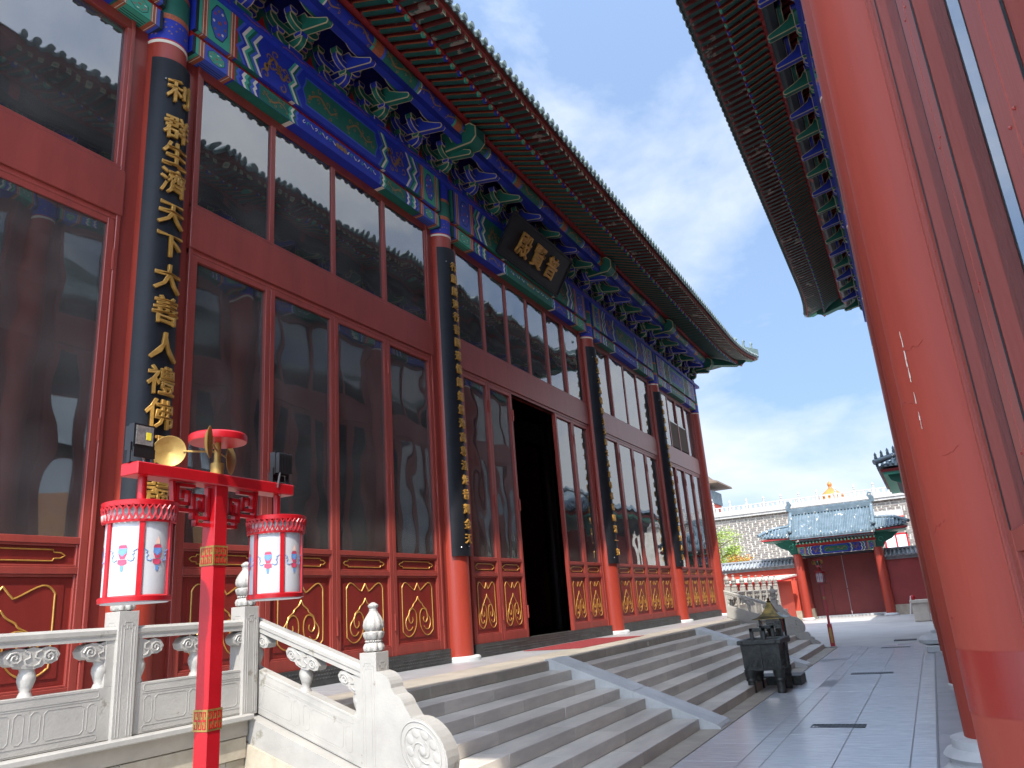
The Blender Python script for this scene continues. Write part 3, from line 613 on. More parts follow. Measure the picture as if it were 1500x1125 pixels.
    # corners: hip beam, hip ridge with small beasts
    for s_ in opt.get('corners', (-1, 1)):
        uc = U1 if s_ > 0 else U0; dz, do = lift(uc + s_ * oT)
        m = MB(); prof = [(0, 10.75), (oR + .1, zR - .02 + dz * .4), (oR + .3, zR + .06 + dz * .6), (oR + .28, zR + .32 + dz * .6), (0, 11.15)]
        m.prism([(o * 1.4142, z) for o, z in prof], -.13, .13, 'y', 'p_green')
        q = [(oR + .0, zR + .16 + dz * .6), (oT + .02, ze + .02 + dz), (oT + .05, ze + .22 + dz), (oR - .1, zR + .42 + dz * .6)]
        m.prism([(o * 1.4142, z) for o, z in q], -.11, .11, 'y', 'p_green2')
        m.prism([((oT + .02) * 1.4142, ze + .04 + dz), ((oT + .16) * 1.4142, ze + .08 + dz), ((oT + .17) * 1.4142, ze + .17 + dz), ((oT + .02) * 1.4142, ze + .2 + dz)], -.08, .08, 'y', 'roof_tile')
        m.build('hip_beam', H, (uc, 0, 0), R_(45) if s_ > 0 else R_(135), bevel=.01)
        m = MB(); pts = []
        for q in range(9):
            d_ = q * .55; o = oT + do * .8 - d_; pts.append((o * 1.4142, et + .16 + dz * (1 - q / 5.) ** 2 * (q < 5) + d_ * .42 + d_ * d_ * .022))
        for a_, b_ in zip(pts[:-1], pts[1:]): m.prism([a_, b_, (b_[0], b_[1] + .24), (a_[0], a_[1] + .24)], -.09, .09, 'y', 'roof_tile')
        hr = m.build('hip_ridge', H, (uc, 0, 0), R_(45) if s_ > 0 else R_(135))
        for q in range(5):
            x = pts[0][0] - .25 - q * .36; z = pts[0][1] + .24 + q * .10; big = 1.6 if q == 4 else 1
            m = MB(); m.lathe([(.06, 0), (.075, .05), (.05, .12), (.06, .17), (.045, .22), (.055, .27), (.035, .33), (.005, .36)], 8, 'roof_tile', sy=.7); m.ball((.05, 0, .27), .045, 'roof_tile', n=6, k=4)
            for i, (vx, vy, vz) in enumerate(m.v): m.v[i] = (x + vx * big, vy * big, z + vz * big)
            m.build('ridge_beast', hr, smooth=50)
    # side and rear walls, ceiling, interior
    for u in (U0, U1): m = MB(); m.box(u - .12, u + .12, -D, -.26, floor - .9, 10, 'wall_maroon'); m.build('side_wall', H)
    for s_ in (U0, U1):
        m = MB(); m.box(s_ - .15, s_ + .15, -D, .0, 8.62, 9.8, 'p_green'); m.build('side_architrave', H)
        m = MB(); m.box(min(s_, s_ + math.copysign(oT * .9, s_)), max(s_, s_ + math.copysign(oT * .9, s_)), -D, -.3, 10.72, 10.8, 'rafter_green'); m.build('side_soffit', H)
    m = MB()
    if opt.get('through'):
        m.box(U0, U1, -D - .1, -D + .1, 8.6, 10, FR); m.box(U0, U1, -D - .1, -D + .1, floor - .5, 2.6, FR); m.box(U0, U1, -D - .08, -D + .08, 6.1, 6.75, FR); x = U0
        while x < U1: m.box(x - .11, x + .11, -D - .09, -D + .09, 2.6, 8.6, FR); x += 1.15
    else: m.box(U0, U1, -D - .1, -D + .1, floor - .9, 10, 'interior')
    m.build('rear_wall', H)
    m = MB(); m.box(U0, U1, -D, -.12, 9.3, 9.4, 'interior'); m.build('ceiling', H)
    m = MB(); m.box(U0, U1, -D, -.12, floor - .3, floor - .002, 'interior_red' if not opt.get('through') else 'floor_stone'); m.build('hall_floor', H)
    if not opt.get('through'):
        for u in cols[1:-1]:
            m = MB(); m.lathe([(.26, floor), (.26, 9.3)], 20, 'interior_red', (u, -4.2, 0), cap=False); m.build('inner_column', H, smooth=40)
        m = MB(); m.box(U0 + .2, U1 - .2, -4.4, -4.1, 7.2, 7.9, 'interior_red'); m.build('inner_beam', H)
    return H
# ------------------------------------------------------------------ the setting: ground, paving, terrace, steps
m = MB(); m.add([(-120, -200, -.012), (300, -200, -.012), (300, 200, -.012), (-120, 200, -.012)], [(0, 1, 2, 3)], 'ground_pale')
tag(m.build('ground'), kind='structure')
pave = tag(empty('pavement'), kind='structure')
m = MB(); m.box(-8, 24.2, .28, 2.73, -.05, -.0022, 'joint'); m.build('joint_bed', pave)
PW = [(.30, .52), (.53, 1.19), (1.20, 1.86), (1.87, 2.09), (2.10, 2.725)]
for j, (y0, y1) in enumerate(PW):
    m = MB(); m.box(.0015, .9985, y0 + .001, y1 - .001, -.05, .0, 'paving'); me = m.mesh('paving_slab')
    x = 1.0 - .37 * (j % 3)
    while x < 24: put('paving_slab', me, pave, (x, 0, random.uniform(-.0008, .0008)), bevel=.0012, rot=(random.uniform(-.0009, .0009), random.uniform(-.0009, .0009), 0)); x += 1.0
rows = [(-6, 1.0)]
m = MB(); m.box(-6, .62, .3, 2.725, -.05, -.001, 'paving'); m.build('paving_slab', pave)
# right hand verge in front of the near hall
verge = tag(empty('verge'), kind='structure')
x = -6.0
while x < 30:
    m = MB(); m.box(0, 1.79, -.9, .275, -.05, .012, 'floor_stone'); put('verge_slab', m.mesh('verge_slab'), verge, (x, 0, 0), bevel=.004); x += 1.8
# stone strip at the foot of the steps
foot = tag(empty('stair_foot_strip'), kind='structure'); x = 5.3
while x < 24.2:
    l_ = random.choice((1.3, 1.6, 1.9)); m = MB(); m.box(0, min(l_, 24.2 - x) - .004, 2.735, 3.2, -.05, .006, 'edge_stone'); put('strip_stone', m.mesh('strip_stone'), foot, (x, 0, 0), bevel=.003); x += l_
# terrace
ter = tag(empty('terrace'), kind='structure')
ZT = .92
m = MB(); m.box(-8, 34, 5.5, 7.3, -.05, .86, 'flagstone'); m.build('terrace_core', ter)
x = -8.0
while x < 33.9:
    l_ = min(random.choice((1.5, 1.9, 2.3)), 34 - x); front = 5.13 if 5.6 < x + l_ / 2 < 24 else 5.46
    a = x
    if x < 5.22 < x + l_: l_ = 5.22 - x
    if abs(x - 5.22) < .01: x = 5.62
    m = MB(); m.box(0, l_ - .004, front, 5.98, .79, ZT, 'edge_stone'); put('edge_stone', m.mesh('edge_stone'), ter, (x, 0, random.uniform(-.001, .001)), bevel=.008); x += l_
x = -8.0
while x < 33.9:
    m = MB(); m.box(0, .896, 5.985, 7.3, .82, ZT - .004, 'floor_stone'); put('floor_slab', m.mesh('floor_slab'), ter, (x, 0, 0), bevel=.003); x += .9
for z0, z1, y0 in ((.62, .785, 5.50), (.44, .615, 5.52), (.22, .435, 5.54), (-.05, .215, 5.50)):       # facing courses under the balustrade
    x = -4.0
    while x < 5.15:
        l_ = min(random.choice((.8, 1.1, 1.4)), 5.2 - x)
        m = MB(); m.box(0, l_ - .004, y0 - .04, y0 + .2, z0, z1, random.choice(('edge_stone', 'flagstone', 'marble_grey'))); put('facing_stone', m.mesh('facing_stone'), ter, (x, 0, 0), bevel=.004); x += l_
# the flight of steps
steps = tag(empty('stone_steps', (14.8, 4, 0)), 'wide flight of grey stone steps up to the hall terrace', 'steps')
def kid(mb, name, **k):
    o = mb.build(name, None, **k); o.parent = steps; o.matrix_parent_inverse = Matrix.Translation((-14.8, -4, 0)); return o
for x0, x1 in ((5.62, 10.575), (11.165, 18.60), (19.19, 23.98)):
    for k in range(1, 7):
        z = ZT - .1314 * k; y = 5.13 - .349 * k; x = x0
        while x < x1 - .01:
            l_ = random.uniform(1.0, 1.9); l_ = x1 - x if x + l_ > x1 - .6 else l_
            m = MB(); m.box(x + .0015, x + l_ - .0015, y + random.uniform(-.003, .003), y + .36, z - .129, z, 'step_stone'); kid(m, 'step_stone', bevel=.007, seg=2); x += l_
    m = MB(); m.prism([(3.05, 0), (5.13, .78), (5.5, .78), (5.5, -.05), (3.05, -.05)], x0, x1, 'x', 'marble_grey'); kid(m, 'step_core')
for x0, x1 in ((10.58, 11.16), (18.605, 19.185)):
    m = MB(); m.prism([(5.2, -.04), (5.2, .94), (5.1, .94), (3.9, .485), (3.9, -.04)], x0, x1, 'x', 'marble_grey'); kid(m, 'sloping_kerb', bevel=.012)
    m = MB(); m.prism([(3.896, -.04), (3.896, .483), (2.80, .06), (2.76, .02), (2.76, -.04)], x0, x1, 'x', 'marble_grey'); kid(m, 'sloping_kerb', bevel=.012)
m = MB(); m.box(-.06, .06, -.008, .004, -.045, .045, 'flagstone'); m.box(-.05, .05, -.013, -.007, -.035, .035, 'plaster')
tag(m.build('socket_cover', None, (15.05, 5.128, .845)), 'small square cover plate on the top stair riser', 'cover')
m = MB(); m.box(13.3, 16.8, 5.78, 6.95, .918, .929, 'carpet'); tag(m.build('carpet', bevel=.004), 'dusty red carpet laid on the terrace before the open door', 'carpet')
# ------------------------------------------------------------------ white stone balustrades
def flute(mb, prof, n, k, amp, m, c=(0, 0, 0)):
    v = []
    for r, z, a in prof:
        for i in range(n):
            t = 2 * math.pi * i / n; rr = r * (1 + amp * a * (abs(math.cos(k * t / 2)) - .6)); v.append((c[0] + rr * math.cos(t), c[1] + rr * math.sin(t), c[2] + z))
    f = [(j * n + i, j * n + (i + 1) % n, (j + 1) * n + (i + 1) % n, (j + 1) * n + i) for j in range(len(prof) - 1) for i in range(n)]
    mb.add(v, f + [tuple(range(n))[::-1], tuple(range((len(prof) - 1) * n, len(prof) * n))], m)
fm = MB()
flute(fm, [(.055, 0, 0), (.078, .012, 1), (.084, .04, 1), (.074, .065, 1), (.06, .078, 0)], 48, 8, .22, 'marble')
for i in range(20): fm.ball((.064 * math.cos(i * math.pi / 10), .064 * math.sin(i * math.pi / 10), .087), .0105, 'marble', n=6, k=4)
flute(fm, [(.055, .095, 0), (.072, .105, 1), (.082, .13, 1), (.087, .155, 1), (.075, .165, .5), (.068, .168, 0)], 48, 8, .16, 'marble')
flute(fm, [(.066, .168, 0), (.084, .19, 1), (.089, .215, 1), (.082, .25, 1), (.062, .285, 1), (.042, .315, .6), (.033, .335, 0), (.036, .342, 0), (.030, .35, 0), (.043, .362, .6), (.045, .375, .8), (.03, .388, .6), (.012, .40, 0)], 48, 10, .12, 'marble')
FIN = fm.mesh('finial', 50)
def post_mesh(h, w=.17):
    mb = MB(); mb.box(-w / 2, w / 2, -w / 2, w / 2, 0, h, 'marble')
    for s_, ax in ((1, 'y'), (-1, 'y'), (1, 'x'), (-1, 'x')):
        for i, t in ((.028, .006), (.052, .006)):
            a, z0, z1 = w / 2 - i, .02, h - .05 - i; c_ = .025
            pts = [(-a, z0), (-a, z1 - c_), (-a + c_, z1 - c_), (-a + c_, z1), (a - c_, z1), (a - c_, z1 - c_), (a, z1 - c_), (a, z0)]
            P = (lambda p: (p[0], s_ * w / 2, p[1])) if ax == 'y' else (lambda p: (s_ * w / 2, p[0], p[1]))
            mb.tube([P(p) for p in pts], .0042, 4, 'marble', flat=(0, 1, 0) if ax == 'y' else (1, 0, 0))
    return mb.mesh('post')
def cloud(mb, c, w, half=0):
    lob = [(-1, .15), (-.92, -.25), (-.7, -.45), (-.45, -.42), (-.36, -.6), (0, -.72), (.36, -.6), (.45, -.42), (.7, -.45), (.92, -.25), (1, .15), (.85, .55), (.55, .72), (.25, .6), (0, .74), (-.25, .6), (-.55, .72), (-.85, .55)]
    if half: lob = [(x, z) for x, z in lob if x * half >= -.01]; lob = lob + ([] if False else [])
    pts = [(c[0] + x * w, c[1] + z * .10) for x, z in lob]
    mb.prism(pts, -.052, .052, 'y', 'marble')
    for s_ in ((-1, 1) if not half else (half,)):
        for sd in (-1, 1):
            sp = [(c[0] + s_ * w * (.62 + .28 * (1 - t / 14) * math.cos(t * .85)), sd * .053, c[1] + .05 * .9 * (1 - t / 16) * math.sin(t * .85) + .005) for t in range(13)]
            mb.tube(sp, .0085, 5, 'marble', flat=(0, 1, 0))
            mb.tube([(c[0] + s_ * w * x, sd * .053, c[1] + z * .1) for x, z in ((.3, .5), (.12, .35), (.1, .05), (.3, -.1), (.22, -.4), (.05, -.5))], .0075, 5, 'marble', flat=(0, 1, 0))
def balustrade_panel(parent, L, mapf, halfends=True):
    T = .055
    mb = MB(); mb.box(0, L, -T, T, 0, .365, 'marble'); mb.box(0, .07, -T, T, .365, .70, 'marble'); mb.box(L - .07, L, -T, T, .365, .70, 'marble')
    for sd in (-T, T):
        def ring(x0, x1, z0, z1, c_=.022):
            p = [(x0 + c_, z0), (x1 - c_, z0), (x1, z0 + c_), (x1, z1 - c_), (x1 - c_, z1), (x0 + c_, z1), (x0, z1 - c_), (x0, z0 + c_)]
            mb.tube([(x, sd, z) for x, z in p], .0045, 4, 'marble', closed=True, flat=(0, 1, 0))
        x0, x1 = .09, L - .09; mb.tube([(x0, sd, .285), (x1, sd, .285)], .004, 4, 'marble'); ring(x0 + .01, x1 - .01, .30, .35, .012); ring(x0 + .01, x1 - .01, .015, .055, .012)
        n = max(1, round((x1 - x0) / .55)); w = (x1 - x0) / n
        for i in range(n): ring(x0 + i * w + .02, x0 + i * w + .09, .075, .265); ring(x0 + i * w + .115, x0 + (i + 1) * w - .115, .075, .265); ring(x0 + (i + 1) * w - .09, x0 + (i + 1) * w - .02, .075, .265)
    p = mb.map(mapf).build('panel', parent, bevel=.004)
    mb = MB(); mb.prism([(-.062, .69), (.062, .69), (.062, .725), (.07, .735), (.07, .765), (.045, .785), (-.045, .785), (-.07, .765), (-.07, .735), (-.062, .725)], -.002, L + .002, 'x', 'marble'); mb.map(mapf).build('top_rail', p)
    k = max(1, round(L / .62) - 1)
    for i in range(k):
        x = L * (i + 1) / (k + 1) if k > 1 else L / 2
        mb = MB(); cloud(mb, (x, .612), .19)
        mb.map(mapf).build('carved_cloud', p, smooth=40)
        mb = MB(); mb.lathe([(.05, .36), (.042, .38), (.034, .40), (.045, .43), (.058, .47), (.058, .50), (.046, .53), (.055, .56)], 16, 'marble', (x, 0, 0)); mb.map(mapf).build('vase_baluster', p, smooth=50)
    for x, s_ in ((.07, 1), (L - .07, -1)):
        mb = MB(); cloud(mb, (x, .612), .19, s_); mb.map(mapf).build('carved_cloud', p, smooth=40)
        mb = MB(); mb.lathe([(.05, .36), (.042, .38), (.034, .40), (.045, .43), (.058, .47), (.058, .50), (.046, .53), (.055, .56)], 16, 'marble', (x, 0, 0)); mb.map(mapf).build('vase_baluster', p, smooth=50)
    return p
def drum_stone(parent, mapf):      # scrolled drum stone at the end of a flank, running along +s
    mb = MB(); cz = .34; A = []
    def arc(cx, cy, r, a0, a1, n): return [(cx + r * math.cos(R_(a0 + (a1 - a0) * i / n)), cy + r * math.sin(R_(a0 + (a1 - a0) * i / n))) for i in range(n + 1)]
    out = [(0, 0), (0, .80)] + arc(.06, .72, .085, 90, 0, 5) + arc(.19, .60, .085, 95, 20, 5) + arc(.43, .36, .225, 115, -50, 14) + arc(.66, .17, .10, 70, -20, 6) + arc(.80, .10, .07, 80, -10, 4) + [(.92, .11), (.99, .07), (1.0, 0)]
    mb.prism(out, -.085, .085, 'y', 'marble')
    p = mb.map(mapf).build('drum_stone', parent, bevel=.012, seg=2)
    for sd in (-1, 1):
        mb = MB(); c = (.43, .36); y = sd * .086
        for r_ in (.205, .165): mb.tube([(c[0] + r_ * math.cos(t * math.pi / 18), y, c[1] + r_ * math.sin(t * math.pi / 18)) for t in range(36)], .007, 5, 'marble', closed=True, flat=(0, 1, 0))
        for q in range(9): a = q * 2 * math.pi / 9; mb.ball((c[0] + .125 * math.cos(a), y, c[1] + .125 * math.sin(a)), .036, 'marble', sy=.13, n=10, k=6)
        for q in range(3):
            a = q * 2.09; mb.tube([(c[0] + (.015 + .009 * t) * math.cos(a + t * .42), y, c[1] + (.015 + .009 * t) * math.sin(a + t * .42)) for t in range(9)], .006, 5, 'marble', flat=(0, 1, 0))
        mb.ball((c[0], y, c[1]), .035, 'marble', sy=.4, n=10, k=6); mb.map(mapf).build('carved_roundel', p, smooth=45)
    return p
SLP = .362
def flank(name, X, label, ext):
    e = empty(name, (X, 5.55, 0)); tag(e, label, 'balustrade', 'stair balustrades')
    zb = .965; y0 = 0                                   # local y measured from the upper post, going down towards -y
    zc = lambda yy: zb + SLP * yy
    P = empty
    o = put('post', post_mesh(.91), e, (-.17 * (1 - 2 * ext), 0.0, zb - .01), bevel=.006); put('finial', FIN, o, (0, 0, .91))
    o = put('post', post_mesh(.96), e, (0, -1.32, zc(-1.32) - .04), bevel=.006); put('finial', FIN, o, (0, 0, .96))
    mp_ = lambda x, y, z: (y, -.085 - x, zc(-.085 - x) + z + .004)
    balustrade_panel(e, 1.32, lambda x, y, z: (y, .085 - x, zc(.085 - x) + z + .004))
    drum_stone(e, lambda x, y, z: (y, -1.405 - x, zc(-1.405) - SLP * min(x, 1.0) + z + .004))
    mb = MB(); mb.prism([(.16, -.05), (.16, zb + .03), (.13, zb + .04), (-2.55, zc(-2.55) - .002), (-2.62, .02), (-2.62, -.05)], -.17, .17, 'x', 'marble'); mb.build('sloping_base', e, bevel=.012)
    mb = MB(); mb.prism([(.13, -.05), (.13, zb - .17), (-1.9, zc(-1.9) - .17), (-1.9, -.05)], -.195, -.171, 'x', 'flagstone'); mb.build('side_facing', e)
    return e
flL = flank('stair_balustrade', 5.40, 'white marble stair balustrade with lotus posts and drum stone in the foreground', 0)
flR = flank('stair_balustrade', 24.2, 'white marble stair balustrade at the far end of the steps by the gate', 1)
bal = empty('terrace_balustrade', (4.0, 5.55, .965)); tag(bal, 'white marble balustrade along the terrace behind the red lamp post', 'balustrade')
for x in (0, -1.38, -2.76):
    o = put('post', post_mesh(.91), bal, (x, 0, -.01), bevel=.006); put('finial', FIN, o, (0, 0, .91))
balustrade_panel(bal, 1.23, lambda x, y, z: (.085 + x, y, z + .004)); balustrade_panel(bal, 1.21, lambda x, y, z: (-1.295 + x, y, z + .004)); balustrade_panel(bal, 1.21, lambda x, y, z: (-2.675 + x, y, z + .004))
mb = MB(); mb.box(-6.5, 1.22, -.16, .16, -.046, .0, 'marble'); mb.build('coping', bal, bevel=.008)
bal2 = empty('terrace_balustrade', (24.35, 5.62, .965)); tag(bal2, 'grey white balustrade posts on the terrace beyond the far stair flank', 'balustrade')
for i in range(1, 8):
    o = put('post', post_mesh(.91), bal2, (i * 1.25, 0, -.03), bevel=.006); put('finial', FIN, o, (0, 0, .91)); balustrade_panel(bal2, 1.08, (lambda i: lambda x, y, z: ((i - 1) * 1.25 + .085 + x, y, z - .02))(i))
# ------------------------------------------------------------------ the two halls
cx = 15.1
colsL = sorted([cx - x for x in (-.2, 5.25, 11.45, 18.75, 24.65, 30.0)])
HL = hall('prayer_hall', (cx, 7.2, 0), math.pi, colsL, .92, [4, 4, 0, 4, 3], dict(seed=3, oR=1.68, oF=2.21, oT=2.31, depth=12, upper=[4, 4, 6, 4, 3], door=2, leafw=1.02, corners=(-1, 1), sw=1, visible=(-99, 10.6)))
tag(HL, 'long red timber hall with painted eaves and open doorway above the steps', 'hall')
colsR = [x - 15.1 for x in (-.05, 3.5, 8.1, 13.2, 18.9, 24.4, 30.0)]
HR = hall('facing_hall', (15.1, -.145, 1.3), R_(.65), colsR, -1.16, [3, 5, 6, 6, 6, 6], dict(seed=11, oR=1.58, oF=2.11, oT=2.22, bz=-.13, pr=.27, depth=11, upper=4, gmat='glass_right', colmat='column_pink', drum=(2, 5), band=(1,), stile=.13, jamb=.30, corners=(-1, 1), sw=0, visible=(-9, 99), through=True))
tag(HR, 'red columned hall at the right edge with dark projecting eaves', 'hall')
near = [o for o in HR.children if o.name.startswith('column') and abs(o.location.x + 11.6) < .05][0]
def oncol(a, z, r=.2515): return (r * math.cos(a), r * math.sin(a), z)
rd = random.Random(9)
m = MB(); a = R_(128); z = 2.62 - 1.3
for k in range(16):
    z1 = z - rd.uniform(.012, .05); r_ = rd.choice((.0012, .0018, .0028)); 
    if rd.random() < .75: m.tube([oncol(a, z), oncol(a + rd.uniform(-.006, .006), (z + z1) / 2), oncol(a, z1)], [r_ * .6, r_, r_ * 1.2], 5, 'p_white')
    z = z1
m.build('paint_drip', near)
m = MB()
for a0, z0, n_ in ((2.6, 1.25, 9), (2.2, 1.02, 12), (2.75, .82, 7), (2.3, .55, 10), (1.9, .2, 6), (2.5, -.02, 8)):
    p = []; a, z = a0, z0
    for k in range(n_): p.append(oncol(a, z, .2502)); a -= rd.uniform(.03, .07); z += rd.uniform(-.014, .01)
    m.tube(p, .0009, 4, 'dark_band')
m.build('paint_crack', near)
# couplet boards on the columns and the name plaque
def couplet(x, text, label, zs=None, size=.33):
    e = MB(); n = 26; a0 = R_(65); prof = []
    for r_ in (.262, .300): prof.append([(r_ * math.sin(-a0 + 2 * a0 * i / n), -r_ * math.cos(-a0 + 2 * a0 * i / n)) for i in range(n + 1)])
    e.prism(prof[0] + prof[1][::-1], 2.61, 8.40, 'z', 'board_black')
    o = e.build('couplet_board', None, (x, 7.2, 0), smooth=30); tag(o, label, 'couplet board', 'couplet boards on the hall columns')
    zs = zs or [8.02 - (8.02 - 2.89) * i / (len(text) - 1) for i in range(len(text))]
    for ch, z in zip(text, zs): put('character', glyph(ch, size, .022, .30, .010), o, (0, 0, z))
    for z in (7.9 + .2, 2.75):
        m = MB(); m.ball((-.16, -.262, z), .014, 'metal_grey', n=6, k=4); m.ball((.02, -.305, z + .02), .010, 'metal_grey', n=6, k=4); m.build('screw', o)
couplet(5.25, '利群生濟天下大善人禮佛現歸依', 'black couplet board with large gold characters on the nearest hall column', [7.966, 7.454, 7.097, 6.73, 6.31, 5.917, 5.51, 5.12, 4.694, 4.303, 3.93, 3.536, 3.104, 2.80], .34)
couplet(11.45, '行願殷迎行菩圓道情證無量海高尊法炬普輝金天', 'black gold-lettered couplet board just left of the open doorway', None, .185)
couplet(18.75, '善土大人皆歸主大居士人正等覺首圓滿一如', 'black gold-lettered couplet board just right of the open doorway', None, .185)
couplet(24.65, '慈悲大願一切眾生同登彼岸心光普照人天', 'black gold-lettered couplet board on the column nearest the far corner', None, .185)
pq = empty('name_plaque', (14.95, 6.70, 9.58)); pq.rotation_euler = (R_(32), 0, 0); tag(pq, 'dark tilted name plaque with three gold characters under the hall eaves', 'plaque')
m = MB(); m.box(-1.52, 1.52, -.03, .03, -.45, .45, 'board_black'); m.build('board', pq, bevel=.01)
m = MB()
for a in ((-1.56, 1.56, .45, .50), (-1.56, 1.56, -.50, -.45), (-1.56, -1.52, -.45, .45), (1.52, 1.56, -.45, .45)): m.box(a[0], a[1], -.05, .03, a[2], a[3], 'board_black')
m.build('rim', pq, bevel=.01)
for ch, x in zip('殿賢普', (-.72, 0, .72)): put('character', glyph(ch, .56, .03, 0, .012), pq, (x, -.03, 0))
# ------------------------------------------------------------------ lamp posts
def lamp(loc, rz, label):
    E = empty('lamp_post', loc, rz); tag(E, label, 'lamp post', 'red lantern lamp posts'); Rr = 'lamp_red'
    w = .033; m = MB(); m.box(-w, w, -w, w, .62, 2.24, Rr); m.build('post', E, bevel=.003)
    m = MB(); m.box(-.062, .062, -.062, .062, 0, .63, Rr); m.box(-.095, .095, -.095, .095, 0, .02, 'metal_grey'); b = m.build('pedestal', E, bevel=.004)
    m = MB()
    for s_ in (-1, 1): m.prism([(-.03, .12), (.03, .12), (.035, .3), (.03, .5), (0, .56), (-.03, .5), (-.035, .3)], s_ * .062, s_ * .064, 'y', 'brass'); m.prism([(-.03, .12), (.03, .12), (.035, .3), (.03, .5), (0, .56), (-.03, .5), (-.035, .3)], s_ * .062, s_ * .064, 'x', 'brass')
    m.build('gilt_inlay', b)
    for z in (1.31, 1.905):
        m = MB(); m.box(-w - .003, w + .003, -w - .003, w + .003, z, z + .075, 'brass'); o = m.build('gilt_band', E)
        m = MB(); q = w + .0045
        for f_ in range(4):
            for k in range(3):
                c = -.021 + k * .021; s_ = .0062; pts = [(c - s_, z + .052), (c - s_, z + .066), (c + s_, z + .066), (c + s_, z + .042), (c - s_, z + .033), (c - s_, z + .009), (c + s_, z + .009), (c + s_, z + .023)]
                for (ua, za), (ub, zb) in zip(pts[:-1], pts[1:]):
                    x0, x1, y0, y1 = min(ua, ub) - .0016, max(ua, ub) + .0016, min(za, zb) - .0018, max(za, zb) + .0018
                    if abs(ua - ub) > .001 and abs(za - zb) > .001: y0, y1 = (za + zb) / 2 - .0035, (za + zb) / 2 + .0035
                    if f_ < 2: m.box(x0, x1, min((1 - 2 * f_) * -q, (1 - 2 * f_) * -(q - .002)), max((1 - 2 * f_) * -q, (1 - 2 * f_) * -(q - .002)), y0, y1, Rr)
                    else: g_ = -1 if f_ == 2 else 1; m.box(min(g_ * q, g_ * (q - .002)), max(g_ * q, g_ * (q - .002)), x0, x1, y0, y1, Rr)
        m.build('fret_pattern', o)
    m = MB(); m.box(-.405, .405, -.045, .045, 2.215, 2.262, Rr); bar = m.build('crossbar', E, bevel=.004)
    for s_ in (-1, 1):                                    # stepped fretwork under the bar
        m = MB(); r_ = .0065
        path1 = [(.035, 2.06), (.10, 2.06), (.10, 2.11), (.205, 2.11), (.215, 2.213)]
        path2 = [(.045, 2.20), (.045, 2.085), (.115, 2.085), (.115, 2.17), (.07, 2.17), (.07, 2.115), (.09, 2.115), (.09, 2.145)]
        path3 = [(.12, 2.205), (.195, 2.205), (.195, 2.135), (.14, 2.135), (.14, 2.18), (.17, 2.18), (.17, 2.16)]
        for p in (path1, path2, path3):
            for (xa, za), (xb, zb) in zip(p[:-1], p[1:]):
                l_ = math.hypot(xb - xa, zb - za); d_ = Vector((s_ * (xb - xa) / l_, 0, (zb - za) / l_)); m.obox((s_ * (xa + xb) / 2, 0, (za + zb) / 2), d_ * (l_ / 2 + r_), (0, .011, 0), d_.cross(Vector((0, 1, 0))) * r_, Rr)
        m.build('fret_bracket', E)
        # lantern
        lx = s_ * .345; rl = .112; m = MB(); m.cyl((lx, 0, 2.115), (lx, 0, 2.22), .016, .016, 10, Rr); o = m.build('lantern', E, smooth=40)
        m = MB(); m.lathe([(.126, 2.098), (.128, 2.115), (.120, 2.118)], 36, Rr, (lx, 0, 0)); m.lathe([(.119, 2.040), (.121, 2.046), (.117, 2.050)], 36, Rr, (lx, 0, 0), cap=False)
        for i in range(36):                               # pierced gallery
            a = i * math.pi / 18; b_ = a + math.pi / 36; c_ = a + math.pi / 18; P = lambda a_, z, r0: (lx + r0 * math.cos(a_), r0 * math.sin(a_), z)
            m.tube([P(a, 2.048, .119), P(b_, 2.072, .121), P(b_, 2.082, .122), P(a, 2.10, .125)], .0042, 4, Rr); m.tube([P(c_, 2.048, .119), P(b_, 2.072, .121)], .0042, 4, Rr); m.tube([P(c_, 2.10, .125), P(b_, 2.082, .122)], .0042, 4, Rr)
        m.build('crown', o, smooth=40)
        m = MB(); m.lathe([(rl - .004, 1.785), (rl - .004, 2.095)], 36, 'lamp_white', (lx, 0, 0)); m.build('shade', o, smooth=40)
        m = MB(); m.lathe([(.117, 1.775), (.119, 1.79), (.112, 1.795)], 36, Rr, (lx, 0, 0)); m.lathe([(.108, 1.771), (.108, 1.776)], 36, 'lamp_white', (lx, 0, 0)); m.build('base_ring', o, smooth=40)
        for i in range(6):
            a = (i + .93) * math.pi / 3; m = MB(); cs, sn = math.cos(a), math.sin(a)
            m.obox((lx + .111 * cs, .111 * sn, 1.92), (.0045 * cs, .0045 * sn, 0), (-.0085 * sn, .0085 * cs, 0), (0, 0, .128), Rr); m.build('rib', o)
        for i in range(6):
            m = MB(); a = (i + .43) * math.pi / 3; D = lambda p: (lx + (rl - .0025) * math.cos(a + p[0] * 1.35 / rl), (rl - .0025) * math.sin(a + p[0] * 1.35 / rl), 1.935 + p[1] * 1.35)
            def blob(pts, mm): m.add([D(p) for p in pts], [tuple(range(len(pts)))], mm)
            blob([(-.011, .012), (.011, .012), (.012, .002), (0, -.008), (-.012, .002)], 'decal_blue'); blob([(-.009, .020), (.009, .020), (.012, .012), (-.012, .012)], 'decal_red')
            blob([(-.012, .001), (0, -.009), (.012, .001), (.006, -.014), (-.006, -.014)], 'decal_red'); blob([(-.011, -.016), (.011, -.016), (.012, -.026), (.004, -.030), (-.004, -.030), (-.012, -.026)], 'decal_red'); blob([(-.007, .022), (.007, .022), (.004, .032), (.0, .042), (-.004, .032)], 'decal_orange')
            blob([(-.005, -.032), (.005, -.032), (.003, -.045), (-.003, -.045)], 'decal_blue')
            for q in (-1, 1):
                m.tube([D((q * x, z)) for x, z in ((.013, -.016), (.020, -.020), (.027, -.018), (.029, -.010), (.024, -.004), (.030, .0), (.026, .004), (.036, .010))], .0013, 4, 'decal_blue')
            m.build('painted_vase', o)
